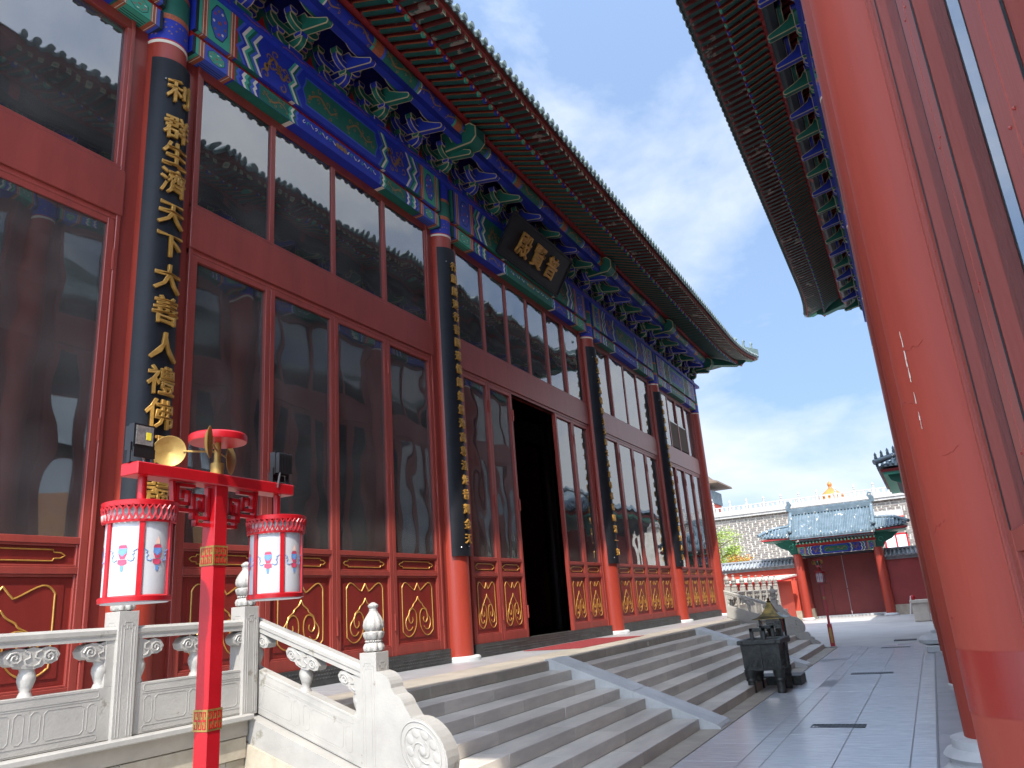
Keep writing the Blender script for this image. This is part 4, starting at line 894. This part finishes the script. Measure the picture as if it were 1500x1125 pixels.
        # flood light on the bar end
        fx = s_ * .36; o = empty('flood_light', (fx, 0, 2.262), 0 if s_ < 0 else math.pi, E)
        m = MB(); m.box(-.045, .045, -.014, .014, .045, .145, 'black'); m.box(-.045, .045, -.02, -.014, .02, .055, 'black')
        for k in range(9): m.box(-.041 + k * .0098, -.037 + k * .0098, .014, .036, .05, .14, 'black')
        for q in (-1, 1): m.box(q * .049 - .002, q * .049 + .002, -.008, .008, 0, .075, 'black')
        m.box(-.05, .05, -.008, .008, 0, .004, 'black'); m.build('housing', o)
        m = MB(); m.box(-.036, .036, -.017, -.014, .068, .138, 'led'); m.box(.006, .026, -.0185, -.017, .088, .116, 'led_yellow'); m.build('lens', o)
        m = MB(); m.tube([(.03, .03, .05), (.055, .05, .03), (.06, .045, -.02), (.03, .03, -.05), (0, .01, -.045)], .004, 6, 'metal_grey'); m.build('cable', o)
    m = MB(); m.lathe([(.026, 2.262), (.026, 2.312), (.014, 2.314), (.013, 2.40)], 20, 'brass'); sp = m.build('spindle', E, smooth=40)
    m = MB(); m.lathe([(.112, 2.398), (.114, 2.403), (.114, 2.424), (.108, 2.430)], 40, Rr); m.build('cap_disc', E, smooth=40)
    for i in range(3):
        a = R_((139, 218, 30)[i]); d_ = Vector((math.cos(a), math.sin(a), 0)); t = Vector((-d_.y, d_.x, 0)); m = MB(); c = d_ * .13 + Vector((0, 0, 2.362)); m.cyl((0, 0, 2.362), c, .004, .004, 6, 'brass'); v = []; k = 22
        for r_, h in ((.001, .018), (.036, .013), (.062, 0), (.064, .002), (.036, .0155), (.001, .021)):
            v += [c + d_ * .05 + (d_ * math.cos(q * 2 * math.pi / k) + Vector((0, 0, 1)) * math.sin(q * 2 * math.pi / k)) * r_ - t * h for q in range(k)]
        m.add(v, [(j * k + q, j * k + (q + 1) % k, (j + 1) * k + (q + 1) % k, (j + 1) * k + q) for j in range(5) for q in range(k)], 'brass'); m.build('wind_cup', sp, smooth=60)
    return E
lamp((2.16, 2.47, 0), R_(2), 'red lamp post with two white lanterns and gold wind cups in the foreground')
lamp((24.5, 2.86, 0), R_(3), 'distant red lamp post standing before the gate beyond the steps')
# ------------------------------------------------------------------ incense burners
D_ = empty('incense_burner', (14.62, 2.84, 0)); tag(D_, 'square four-legged bronze incense burner at the foot of the steps', 'incense burner')
m = MB(); hx, hy = .44, .33
v = [(-hx * .94, -hy * .94, .36), (hx * .94, -hy * .94, .36), (hx * .94, hy * .94, .36), (-hx * .94, hy * .94, .36), (-hx, -hy, .80), (hx, -hy, .80), (hx, hy, .80), (-hx, hy, .80)]
m.add(v, [(0, 1, 5, 4), (1, 2, 6, 5), (2, 3, 7, 6), (3, 0, 4, 7), (3, 2, 1, 0)], 'bronze'); m.build('body', D_, bevel=.008)
m = MB()
for a in ((-hx - .04, hx + .04, -hy - .04, -hy + .05), (-hx - .04, hx + .04, hy - .05, hy + .04), (-hx - .04, -hx + .05, -hy + .05, hy - .05), (hx - .05, hx + .04, -hy + .05, hy - .05)): m.box(*a, .79, .86, 'bronze')
m.build('rim', D_, bevel=.008)
m = MB(); m.box(-hx + .05, hx - .05, -hy + .05, hy - .05, .70, .78, 'flagstone'); m.build('ash_bed', D_)
for sx in (-1, 1):
    for sy in (-1, 1):
        m = MB(); m.lathe([(.068, 0), (.072, .02), (.066, .05), (.066, .19), (.085, .20), (.085, .23), (.078, .24), (.095, .30), (.10, .38)], 14, 'bronze', (sx * (hx - .09), sy * (hy - .09), 0)); m.build('leg', D_, smooth=40)
for sx in (-1, 1):
    m = MB(); x = sx * (hx + .0)
    for y0, y1, z0, z1 in ((-.13, -.07, .86, 1.06), (.07, .13, .86, 1.06), (-.13, .13, 1.0, 1.06)): m.box(x - .03, x + .03, y0, y1, z0, z1, 'bronze')
    m.build('handle', D_, bevel=.006)
m = MB(); rd = random.Random(5)                    # cast relief: flanges, meander blocks and eye bosses on the four faces
def relief(P):
    for q in range(-6, 7):
        for r_ in range(8):
            if abs(q) < 1 or rd.random() < .12: continue
            u0, z0 = q * .063 - .022, .40 + r_ * .047; w_ = .040; k = rd.randint(0, 3)
            segs = [(0, 1, 0, .22), (0, .22, 0, 1), (.3, 1, .78, 1), (.6, .8, .3, .8)] if k % 2 else [(0, 1, .78, 1), (.78, 1, 0, 1), (0, .7, 0, .22), (.2, .4, .2, .7)]
            for a, b, c, d in segs: P(u0 + a * w_, u0 + b * w_, z0 + c * w_, z0 + d * w_, .008)
    P(-.012, .012, .37, .79, .035)
    for s_ in (-1, 1): P(s_ * .12 - .03, s_ * .12 + .03, .50, .535, .018)
for s_ in (-1, 1):
    relief(lambda u0, u1, z0, z1, d: m.box(min(s_ * hx * .955, s_ * (hx * .965 + d)), max(s_ * hx * .955, s_ * (hx * .965 + d)), u0 * .72, u1 * .72, z0, z1, 'bronze'))
    relief(lambda u0, u1, z0, z1, d: m.box(u0 * .95, u1 * .95, min(s_ * hy * .955, s_ * (hy * .965 + d)), max(s_ * hy * .955, s_ * (hy * .965 + d)), z0, z1, 'bronze'))
m.build('cast_relief', D_)
K_ = empty('candle_shrine', (15.62, 2.83, 0)); tag(K_, 'small bronze pavilion with curved roof standing behind the incense burner', 'shrine')
m = MB(); m.box(-.30, .30, -.40, .40, 0, .16, 'bronze'); m.build('plinth', K_, bevel=.01)
m = MB(); m.box(-.08, .08, -.08, .08, .16, .72, 'bronze'); m.build('stem', K_)
m = MB(); m.box(-.24, .24, -.24, .24, .72, .80, 'bronze'); m.build('tray', K_, bevel=.01)
for sx in (-1, 1):
    for sy in (-1, 1): m = MB(); m.box(sx * .19 - .015, sx * .19 + .015, sy * .19 - .015, sy * .19 + .015, .80, 1.17, 'bronze'); m.build('corner_post', K_)
for s_ in (-1, 1):
    m = MB(); m.box(-.175, .175, s_ * .185 - .003, s_ * .185 + .003, .80, 1.16, 'glass_right'); m.build('glass_side', K_)
    m = MB(); m.box(s_ * .185 - .003, s_ * .185 + .003, -.175, .175, .80, 1.16, 'glass_right'); m.build('glass_side', K_)
m = MB(); m.box(-.12, .12, -.12, .12, .80, .98, 'gilt_bronze'); m.build('candle_rack', K_)
m = MB(); pr = [(.31, 1.155), (.305, 1.165), (.20, 1.20), (.13, 1.26), (.08, 1.34), (.045, 1.42), (.03, 1.45)]; v = []
for r_, z in pr: v += [(-r_, -r_, z), (r_, -r_, z), (r_, r_, z), (-r_, r_, z)]
m.add(v, [(j * 4 + i, j * 4 + (i + 1) % 4, (j + 1) * 4 + (i + 1) % 4, (j + 1) * 4 + i) for j in range(6) for i in range(4)] + [(3, 2, 1, 0), (24, 25, 26, 27)], 'gilt_bronze'); m.lathe([(.03, 1.45), (.045, 1.47), (.02, 1.49), (.03, 1.51), (.004, 1.54)], 10, 'gilt_bronze'); m.build('curved_roof', K_)
# drain grates
def grate(x, y0, y1, w, label):
    e = empty('drain_grate', (x, (y0 + y1) / 2, 0)); tag(e, label, 'drain grate', 'drain grates in the paving'); L2 = (y1 - y0) / 2
    m = MB(); m.box(-w / 2, w / 2, -L2, L2, -.02, .0015, 'black')
    for a in ((-w / 2, -w / 2 + .015, -L2, L2), (w / 2 - .015, w / 2, -L2, L2), (-w / 2, w / 2, -L2, -L2 + .015), (-w / 2, w / 2, L2 - .015, L2)): m.box(*a, 0, .005, 'grate')
    m.build('frame', e); k = int((y1 - y0) / .045); me = MB().box(-w / 2 + .012, w / 2 - .012, -.008, .008, -.01, .0045, 'grate').mesh('bar')
    for i in range(1, k): put('bar', me, e, (0, -L2 + (y1 - y0) * i / k, 0))
grate(10.85, 1.06, 1.69, .26, 'nearest drain grate in the grey paving'); grate(17.0, 1.0, 1.75, .26, 'middle drain grate in the grey paving'); grate(23.4, .85, 1.55, .26, 'drain grate at the far edge of the grey paving'); grate(26.2, .75, 1.35, .5, 'wide drain grate in the pale paving beyond the lamp')
# ------------------------------------------------------------------ the gate and walls closing the court
GX = 46
gt = empty('court_gate', (GX, 4.3, 0)); tag(gt, 'red double gate under a blue glazed tile roof at the end of the court', 'gate')
for s_ in (-1, 1):
    m = MB(); m.lathe([(.24, 0), (.24, 3.5)], 24, 'column_red'); o = m.build('gate_column', gt, (0, s_ * 2.07, 0), smooth=40)
    m = MB(); m.lathe([(.36, 0), (.36, .06), (.30, .12)], 24, 'marble_grey'); m.build('plinth', o)
    m = MB(); m.box(.1, 2.2, s_ * 2.07 - .2, s_ * 2.07 + .2, 0, 3.3, 'gate_red'); m.box(.08, 2.22, s_ * 2.07 - .22, s_ * 2.07 + .22, 0, .55, 'flagstone'); m.build('side_pier', gt)
m = MB(); m.box(2.0, 2.1, -1.95, -.012, .1, 3.35, 'gate_red'); m.build('gate_leaf', gt); m = MB(); m.box(2.0, 2.1, .012, 1.95, .1, 3.35, 'gate_red'); o = m.build('gate_leaf', gt)
m = MB(); m.box(1.98, 2.0, -.012, .012, .3, 3.3, 'metal_grey'); m.build('seam_bar', gt); m = MB(); m.box(1.96, 1.99, -.5, .5, 1.45, 1.5, 'gate_red'); m.build('bolt', gt)
m = MB()
for a in ((1.45, 1.47, .2, 1.85), (.85, .87, .2, 1.85), (.85, 1.47, 1.85, 1.87)): m.box(1.985, 2.0, a[0], a[1], a[2], a[3], 'black')
m.build('wicket_outline', o)
m = MB(); m.box(1.8, 2.2, -1.9, 1.9, -.01, .09, 'marble_grey'); m.build('threshold', gt)
m = MB(); m.box(.1, 2.2, -1.9, 1.9, 3.32, 3.4, 'p_dark'); m.build('passage_ceiling', gt)
p = painted_beam(4.1, .44, .3, 0, 90, 1); p.v = [(-y - .10, x, z + 3.42) for x, y, z in p.v]; p.build('painted_lintel', gt)
m = MB(); m.box(-.08, .3, -2.05, 2.05, 3.88, 4.14, 'p_red'); o = m.build('red_frieze', gt)
p = Paint(); rd = random.Random(4)
for q in (-1.5, -.75, 0, .75, 1.5): p.dragon(q, .13, .45, .18, rd, 'gold_paint', 2)
p.v = [(-.08 - y, x, z + 3.88) for x, y, z in p.v]; p.build('gilt_scrolls', o)
for s_ in (-1, 1):
    m = MB(); m.prism([(s_ * 2.05, 3.3), (s_ * 2.35, 3.5), (s_ * 2.5, 3.75), (s_ * 2.85, 3.9), (s_ * 3.2, 4.2), (s_ * 2.05, 4.3)], -.12, .12, 'x', 'p_green'); m.tube([(-.125, s_ * (2.3 + .12 * math.cos(t)), 3.9 + .12 * math.sin(t)) for t in (0, 1, 2, 3, 4, 5)], .02, 5, 'p_green2'); m.build('carved_bracket', gt)
def gtroof(x):      # distance in front of the ridge -> height
    return 5.75 - .95 * x + .085 * x * x
sec = [(-q, gtroof(q)) for q in (1.75, 1.4, 1.05, .7, .35, 0)]
m = MB(); pts = sec + [(-x, z) for x, z in sec[::-1]][1:]; pts += [(x, z - .10) for x, z in pts[::-1]]
m.prism([(x + .5, z) for x, z in pts], -2.15, 2.15, 'y', 'tile_blue'); rf = m.build('roof', gt)
for sd in (-1, 1):
    me = MB(); me.tube([(.5 + sd * x, 0, z + .03) for x, z in sec], .048, 8, 'tile_blue'); me.lathe([(.06, 0), (.06, .02)], 10, 'tile_blue'); j = len(me.v) - 20
    for q in range(j, len(me.v)): x, y, z = me.v[q]; me.v[q] = (.5 + sd * (-1.75 - z), y, gtroof(1.75) + .03 + x)
    me = me.mesh('cap_tile', 50)
    for k in range(25): put('cap_tile', me, rf, (0, -2.08 + k * .1735, 0))
m = MB(); m.box(.36, .64, -2.2, 2.2, 5.7, 6.0, 'tile_blue'); m.box(.42, .58, -2.2, 2.2, 6.0, 6.06, 'tile_blue'); rg = m.build('ridge', rf, bevel=.02)
for s_ in (-1, 1):
    m = MB(); m.prism([(s_ * 2.05, 5.95), (s_ * 2.32, 5.95), (s_ * 2.34, 6.2), (s_ * 2.2, 6.38), (s_ * 2.28, 6.46), (s_ * 2.1, 6.5), (s_ * 2.0, 6.3), (s_ * 2.1, 6.15)], .4, .6, 'x', 'tile_blue'); m.build('dragon_finial', rg, bevel=.03)
    m = MB(); m.tube([(.5 - x, s_ * 2.12, gtroof(x) + .12) for x in (0, .4, .8, 1.2, 1.5)], .10, 8, 'tile_blue'); m.ball((.5 - 1.55, s_ * 2.12, gtroof(1.5) + .2), .13, 'tile_blue', n=8, k=5); m.build('hip_ridge', rf, smooth=50)
    m = MB(); y0, y1 = sorted((s_ * 2.15, s_ * 3.75)); zz = lambda y: 4.62 + .12 * (abs(y) - 2.15) / 1.6
    m.add([(-1.2, s_ * 2.1, 4.35), (-1.2, s_ * 3.75, 4.5), (1.2, s_ * 3.75, 4.5), (1.2, s_ * 2.1, 4.35), (-.5, s_ * 2.1, 5.0), (-.3, s_ * 3.2, 4.9), (.9, s_ * 3.2, 4.9), (.9, s_ * 2.1, 5.0)], [(0, 1, 5, 4), (1, 2, 6, 5), (2, 3, 7, 6), (4, 5, 6, 7), (0, 3, 2, 1)], 'tile_blue'); wf = m.build('wing_roof', gt)
    for k in range(9): m = MB(); y = s_ * (2.2 + k * .18); m.tube([(-1.22, y, 4.40 + .016 * k), (-.45, y, 4.95 - .01 * k)], .05, 8, 'tile_blue'); m.build('cap_tile', wf, smooth=50)
    m = MB(); m.tube([(-1.25, s_ * 3.8, 4.62), (-.8, s_ * 3.5, 4.8), (-.3, s_ * 3.1, 4.98), (-.3, s_ * 2.2, 5.05)], .09, 8, 'tile_blue'); m.build('hip_ridge', wf, smooth=50)
    m = MB(); m.box(-1.1, 1.0, min(s_ * 2.1, s_ * 3.6), max(s_ * 2.1, s_ * 3.6), 4.26, 4.36, 'p_green'); m.box(-1.15, -1.1, min(s_ * 2.1, s_ * 3.7), max(s_ * 2.1, s_ * 3.7), 4.3, 4.40, 'rafter_red'); m.build('wing_eave', gt)
m = MB(); m.box(-1.18, -1.12, -2.1, 2.1, 4.20, 4.28, 'rafter_red'); m.build('eave_board', gt)
me = MB().box(-1.2, -.2, -.035, .035, 0, .07, 'p_green').mesh('rafter')
for k in range(24): put('rafter', me, gt, (0, -2.05 + k * .178, 4.13), rot=(0, R_(-8), 0))
def court_wall(y0, y1, label, mt, name='court_wall'):
    e = empty(name, (GX + .3, (y0 + y1) / 2, 0)); tag(e, label, 'wall'); c = (y0 + y1) / 2
    m = MB(); m.box(-.15, .3, y0 - c, y1 - c, .5, 2.80, mt); m.build('plaster_face', e)
    m = MB(); m.box(-.2, .35, y0 - c, y1 - c, -.02, .5, 'flagstone'); m.build('stone_base', e)
    m = MB(); m.box(-.25, .4, y0 - c, y1 - c, 2.80, 2.95, 'tile_grey'); m.prism([(-.42, 2.95), (-.42, 3.0), (.075, 3.28), (.57, 3.0), (.57, 2.95)], y0 - c, y1 - c, 'y', 'tile_grey'); cp = m.build('coping', e)
    me = MB(); me.tube([(-.46, 0, 3.0), (.075, 0, 3.31)], .05, 8, 'tile_grey'); me = me.mesh('cap_tile', 50); k = int((y1 - y0) / .2)
    for i in range(k): put('cap_tile', me, cp, (0, y0 - c + .1 + i * .2, 0))
    m = MB(); m.tube([(.075, y0 - c, 3.34), (.075, y1 - c, 3.34)], .08, 8, 'tile_grey'); m.build('wall_ridge', cp)
court_wall(-14, 2.0, 'maroon court wall with grey tile coping right of the gate', 'wall_maroon')  # this stretch's shade is put into a darker red base colour
court_wall(6.6, 24, 'orange red court wall with grey tile coping left of the gate', 'wall_red')  # this stretch's sunlight is put into a brighter orange base colour
# low red lean-to in front of the left wall
e = empty('red_kiosk', (40.5, 8.0, 0)); tag(e, 'low red hut with a thin sloping roof left of the gate', 'hut')
m = MB(); m.box(0, 4.5, -1.2, 1.2, 0, 2.1, 'wall_red'); m.build('wall', e); m = MB(); m.prism([(-.4, 2.15), (4.9, 2.35), (4.9, 2.45), (-.4, 2.22)], -1.5, 1.5, 'y', 'plaster'); m.prism([(-.42, 2.08), (4.9, 2.28), (4.9, 2.345), (-.42, 2.145)], -1.55, 1.55, 'y', 'lamp_red'); m.build('sheet_roof', e)
m = MB(); m.box(-.04, 0, -.5, .4, .0, 1.8, 'gate_red'); m.build('door', e)
# brick terrace wall behind with its white parapet
bw = empty('brick_wall', (58, 6, 0)); tag(bw, 'tall grey brick terrace wall behind the gate roof', 'wall')
m = MB(); m.box(.03, 3, -26, 22, 0, 7.0, 'mortar'); m.build('core', bw)
me = MB().box(-.012, .05, -.225, .225, -.05, .05, 'brick').mesh('brick'); me2 = MB().box(-.012, .05, -.10, .10, -.05, .05, 'brick').mesh('brick')
vis = []; big = MB()
for r_ in range(26):
    z = 2.9 + r_ * .158 + .08; y = -8 + (r_ % 2) * .3
    k = 0
    while y < 8.2:
        hdr = (k + r_) % 4 == 3; w = .26 if hdr else .52
        if z < 6.95: vis.append((y + w / 2, z, hdr))
        y += w + .02; k += 1
vis.sort(key=lambda t: (-t[1]))
random.Random(2).shuffle(vis)
for i, (y, z, hdr) in enumerate(vis):
    if i < 300: put('brick', me2 if hdr else me, bw, (0, y, z))
    else: h = .10 if hdr else .225; big.box(-.012, .05, y - h, y + h, z - .05, z + .05, 'brick')
tag(big.build('brickwork', bw), kind='stuff')
m = MB(); m.box(-.25, 3, -26, 22, 7.0, 7.18, 'marble'); m.box(-.32, 3, -26, 22, 7.18, 7.32, 'marble'); m.build('coping', bw)
pr_ = empty('parapet_balustrade', (57.8, 6, 7.32)); tag(pr_, 'white stone parapet balustrade along the top of the brick wall', 'balustrade')
for k in range(-12, 12):
    m = MB(); m.box(-.09, .09, -.09, .09, 0, .62, 'marble'); m.lathe([(.06, .62), (.085, .68), (.06, .74), (.09, .82), (.05, .92), (.01, .98)], 10, 'marble'); o = m.build('post', pr_, (0, k * 1.22, 0), smooth=40)
    m = MB(); m.box(-.05, .05, .09, 1.13, 0, .22, 'marble'); m.box(-.06, .06, .09, 1.13, .46, .54, 'marble')
    for c in (.25, .61, .97): m.box(-.05, .05, c - .1, c + .1, .22, .46, 'marble')
    m.build('panel', o)
for y, z in ((1.75, 5.75),):
    e = empty('window_balcony', (57.9, y, z)); tag(e, 'small white balcony projecting from the brick wall right of the gate roof', 'balcony'); m = MB(); m.box(-.5, .1, -.9, .9, 0, .08, 'wall_red'); m.build('slab', e)
    m = MB(); m.box(-.5, -.42, -.9, .9, .08, .5, 'marble')
    for k in (-.9, 0, .82): m.box(-.52, -.4, k, k + .08, .08, .72, 'marble')
    m.build('parapet', e)
e = empty('wall_window', (57.95, 1.6, 4.2)); tag(e, 'red framed window low in the brick wall beside the gate roof', 'window'); m = MB(); m.box(-.02, 0, -.7, .7, -.5, .5, 'plastic_white'); m.build('blind', e); m = MB()
for a in ((-.72, -.62), (-.05, .05), (.62, .72)): m.box(-.05, .0, a[0], a[1], -.55, .55, 'lamp_red')
m.box(-.05, 0, -.72, .72, .45, .55, 'lamp_red'); m.box(-.05, 0, -.72, .72, -.55, -.45, 'lamp_red'); m.build('frame', e)
e = empty('dome_pavilion', (64, 5.6, 0)); tag(e, 'orange pavilion roof with a knob finial peeping over the parapet', 'pavilion'); m = MB(); m.lathe([(1.0, 6.9), (.9, 8.2), (.95, 8.3), (.55, 8.65), (.3, 8.85), (.16, 8.95)], 20, 'roof_orange'); m.build('roof', e, smooth=30); m = MB(); m.lathe([(.16, 8.95), (.11, 9.05), (.15, 9.15), (.19, 9.25), (.12, 9.4), (.02, 9.5)], 14, 'roof_orange'); m.build('knob', e, smooth=50); m = MB(); m.lathe([(.75, 0), (.75, 7)], 12, 'wall_red'); m.build('drum', e)
e = empty('corner_tower', (62, 15.6, 0)); tag(e, 'upper corner of a painted pavilion showing past the hall end', 'pavilion')
m = MB(); m.box(-1.6, 1.6, -1.6, 1.6, 0, 8.6, 'wall_red'); m.build('wall', e); m = MB(); m.box(-1.7, 1.7, -1.7, 1.7, 8.6, 9.6, 'tile_blue'); m.build('painted_frieze', e)
m = MB(); v = []
for r_, z in ((2.5, 9.75), (2.45, 9.9), (1.6, 10.5), (.8, 11.3), (.1, 12.3)): v += [(-r_, -r_, z + (.25 if r_ > 2.4 else 0)), (r_, -r_, z + (.25 if r_ > 2.4 else 0)), (r_, r_, z + (.25 if r_ > 2.4 else 0)), (-r_, r_, z + (.25 if r_ > 2.4 else 0))]
m.add(v, [(j * 4 + i, j * 4 + (i + 1) % 4, (j + 1) * 4 + (i + 1) % 4, (j + 1) * 4 + i) for j in range(4) for i in range(4)] + [(3, 2, 1, 0), (16, 17, 18, 19)], 'bark'); m.build('roof', e)
# side building on the right whose eave corner shows past the columns
e = empty('side_building', (38, -1.2, 0)); tag(e, 'eave corner of a grey tiled side building past the right hand columns', 'building')
m = MB(); m.box(-1.6, 6, -7, .75, 0, 5.4, 'wall_maroon'); m.build('wall', e)
m = MB(); m.prism([(.75, 4.9), (1.15, 5.1), (1.4, 5.5), (1.9, 5.75), (2.0, 6.0), (.75, 6.1)], -2.2, -2.0, 'x', 'p_green'); m.prism([(.75, 5.3), (1.1, 5.4), (1.3, 5.75), (1.75, 5.95), (.75, 6.0)], -2.0, 5.6, 'x', 'p_dark'); m.build('carved_bracket', e)
m = MB(); m.box(-2.5, 6, -7, 2.15, 5.98, 6.08, 'p_green2'); m.box(-2.55, 6, -7, 2.22, 6.08, 6.20, 'rafter_red'); m.build('eave', e)
m = MB(); m.add([(-2.7, 2.35, 6.28), (6.5, 2.35, 6.28), (6.5, -7, 6.28), (-2.7, -7, 6.28), (-.2, -2.4, 8.4), (6.5, -2.4, 8.4)], [(0, 1, 5, 4), (0, 4, 3), (3, 4, 5, 2), (0, 3, 2, 1)], 'tile_blue'); rf = m.build('roof', e)
for k in range(30): y = 2.3 - k * .2; m = MB(); m.tube([(-2.74, y, 6.33), (-2.74 + .5, y, 6.33 + .42)], .06, 8, 'tile_blue'); m.build('cap_tile', rf, smooth=50)
m = MB(); m.tube([(-2.75, 2.4, 6.5), (-2.3, 1.6, 6.75), (-1.2, -.2, 7.55)], .12, 8, 'tile_blue'); hr = m.build('hip_ridge', rf, smooth=50)
for k in range(4): m = MB(); x, y, z = -2.7 + .13 * k, 2.3 - .24 * k, 6.6 + .08 * k; m.lathe([(.05, 0), (.07, .08), (.05, .16), (.06, .22), (.01, .32)], 8, 'tile_blue', (x, y, z)); m.build('ridge_beast', hr, smooth=50)
# signs and boxes near the gate
e = empty('folding_sign', (43.6, 1.1, 0)); tag(e, 'white folding sign leaning open beside the maroon wall', 'sign')
for s_ in (-1, 1):
    m = MB(); m.prism([(s_ * .22, 0), (s_ * .18, 0), (0, .92), (s_ * .04, .92)], -.22, .22, 'x', 'plastic_white'); m.build('sign_panel', e)
e = empty('pedestal_box', (37.5, .68, 0)); tag(e, 'pale stone pedestal with a red knob by the right hand columns', 'pedestal')
m = MB(); m.box(-.3, .3, -.3, .3, 0, .72, 'plaster'); m.box(-.36, .36, -.36, .36, .72, .86, 'plaster'); m.build('block', e, bevel=.02); m = MB(); m.ball((-.1, .2, .95), .09, 'lamp_red', sz=1.4); m.build('knob', e, smooth=60)
e = empty('column_base', (21.6, .12, 0)); tag(e, 'carved grey stone base block beside the far right column', 'stone base')
m = MB(); m.box(-.45, .45, -.32, .32, 0, .16, 'marble_grey'); m.build('slab', e, bevel=.02); m = MB(); m.lathe([(.34, .16), (.44, .2), (.46, .28), (.40, .36), (.36, .37)], 28, 'marble_grey'); m.build('torus', e, smooth=50)
# ------------------------------------------------------------------ trees
def tree(loc, h, rad, n, leafm, label, name, seed, base=.35):
    rd = random.Random(seed); e = empty(name, loc); tag(e, label, 'tree')
    m = MB(); top = Vector((rd.uniform(-.2, .2), rd.uniform(-.2, .2), h * .75)); m.tube([(0, 0, 0), (.05, .03, h * .3), (top.x * .6, top.y * .6, h * .55), top], [.11, .09, .06, .02], 8, 'bark')
    tips = []
    for k in range(16):
        z = h * rd.uniform(base, .8); a = rd.uniform(0, 6.28); l_ = rad * rd.uniform(.5, 1.1) * (1.1 - .5 * (z / h)); p = Vector((l_ * math.cos(a), l_ * math.sin(a), z + l_ * .45)); m.tube([(top.x * z / h, top.y * z / h, z), p * .5 + Vector((0, 0, z * .5 + .05)), p], [.035, .022, .008], 5, 'bark'); tips.append(p)
        tips.append(p * .6 + Vector((0, 0, z * .42)))
    tips.append(top); m.build('trunk', e, smooth=60)
    mm = MB()
    for k in range(n):
        t = rd.choice(tips); c = t + Vector((rd.gauss(0, rad * .2), rd.gauss(0, rad * .2), rd.gauss(0, rad * .16))); s_ = rd.uniform(.035, .075)
        d = Vector((rd.gauss(0, 1), rd.gauss(0, 1), rd.gauss(0, .6))).normalized(); b = d.orthogonal().normalized() * s_ * .42; b.rotate(Matrix.Rotation(rd.uniform(0, 6.28), 3, d)); d = d * s_
        mm.add([c - d, c + b, c + d, c - b], [(0, 1, 2, 3)], leafm if isinstance(leafm, str) else rd.choice(leafm))
    mm.build('crown', e)
tree((49.5, 11.2, 0), 6.6, 1.3, 4600, 'leaf', 'slender yellow green tree behind the orange court wall', 'green_tree', 1, .42)
tree((48.6, 10.1, 0), 4.4, .95, 2600, ('leaf_orange', 'leaf_orange', 'leaf'), 'small tree with orange autumn leaves behind the court wall', 'autumn_tree', 2, .6)
# a hall with orange and blue tiled roofs behind the facing hall, seen only mirrored in the glass
e = empty('rear_pavilion', (26, -34, 0)); tag(e, 'orange roofed pavilion mirrored in the window panes of the hall', 'pavilion')
m = MB(); m.box(-16, 16, -4, 4, 0, 7, 'wall_red'); m.build('wall', e); m = MB(); m.prism([(-5, 7), (5, 7), (5, 7.4), (.3, 11), (-.3, 11), (-5, 7.4)], -17, 17, 'x', 'roof_orange'); m.build('roof', e)
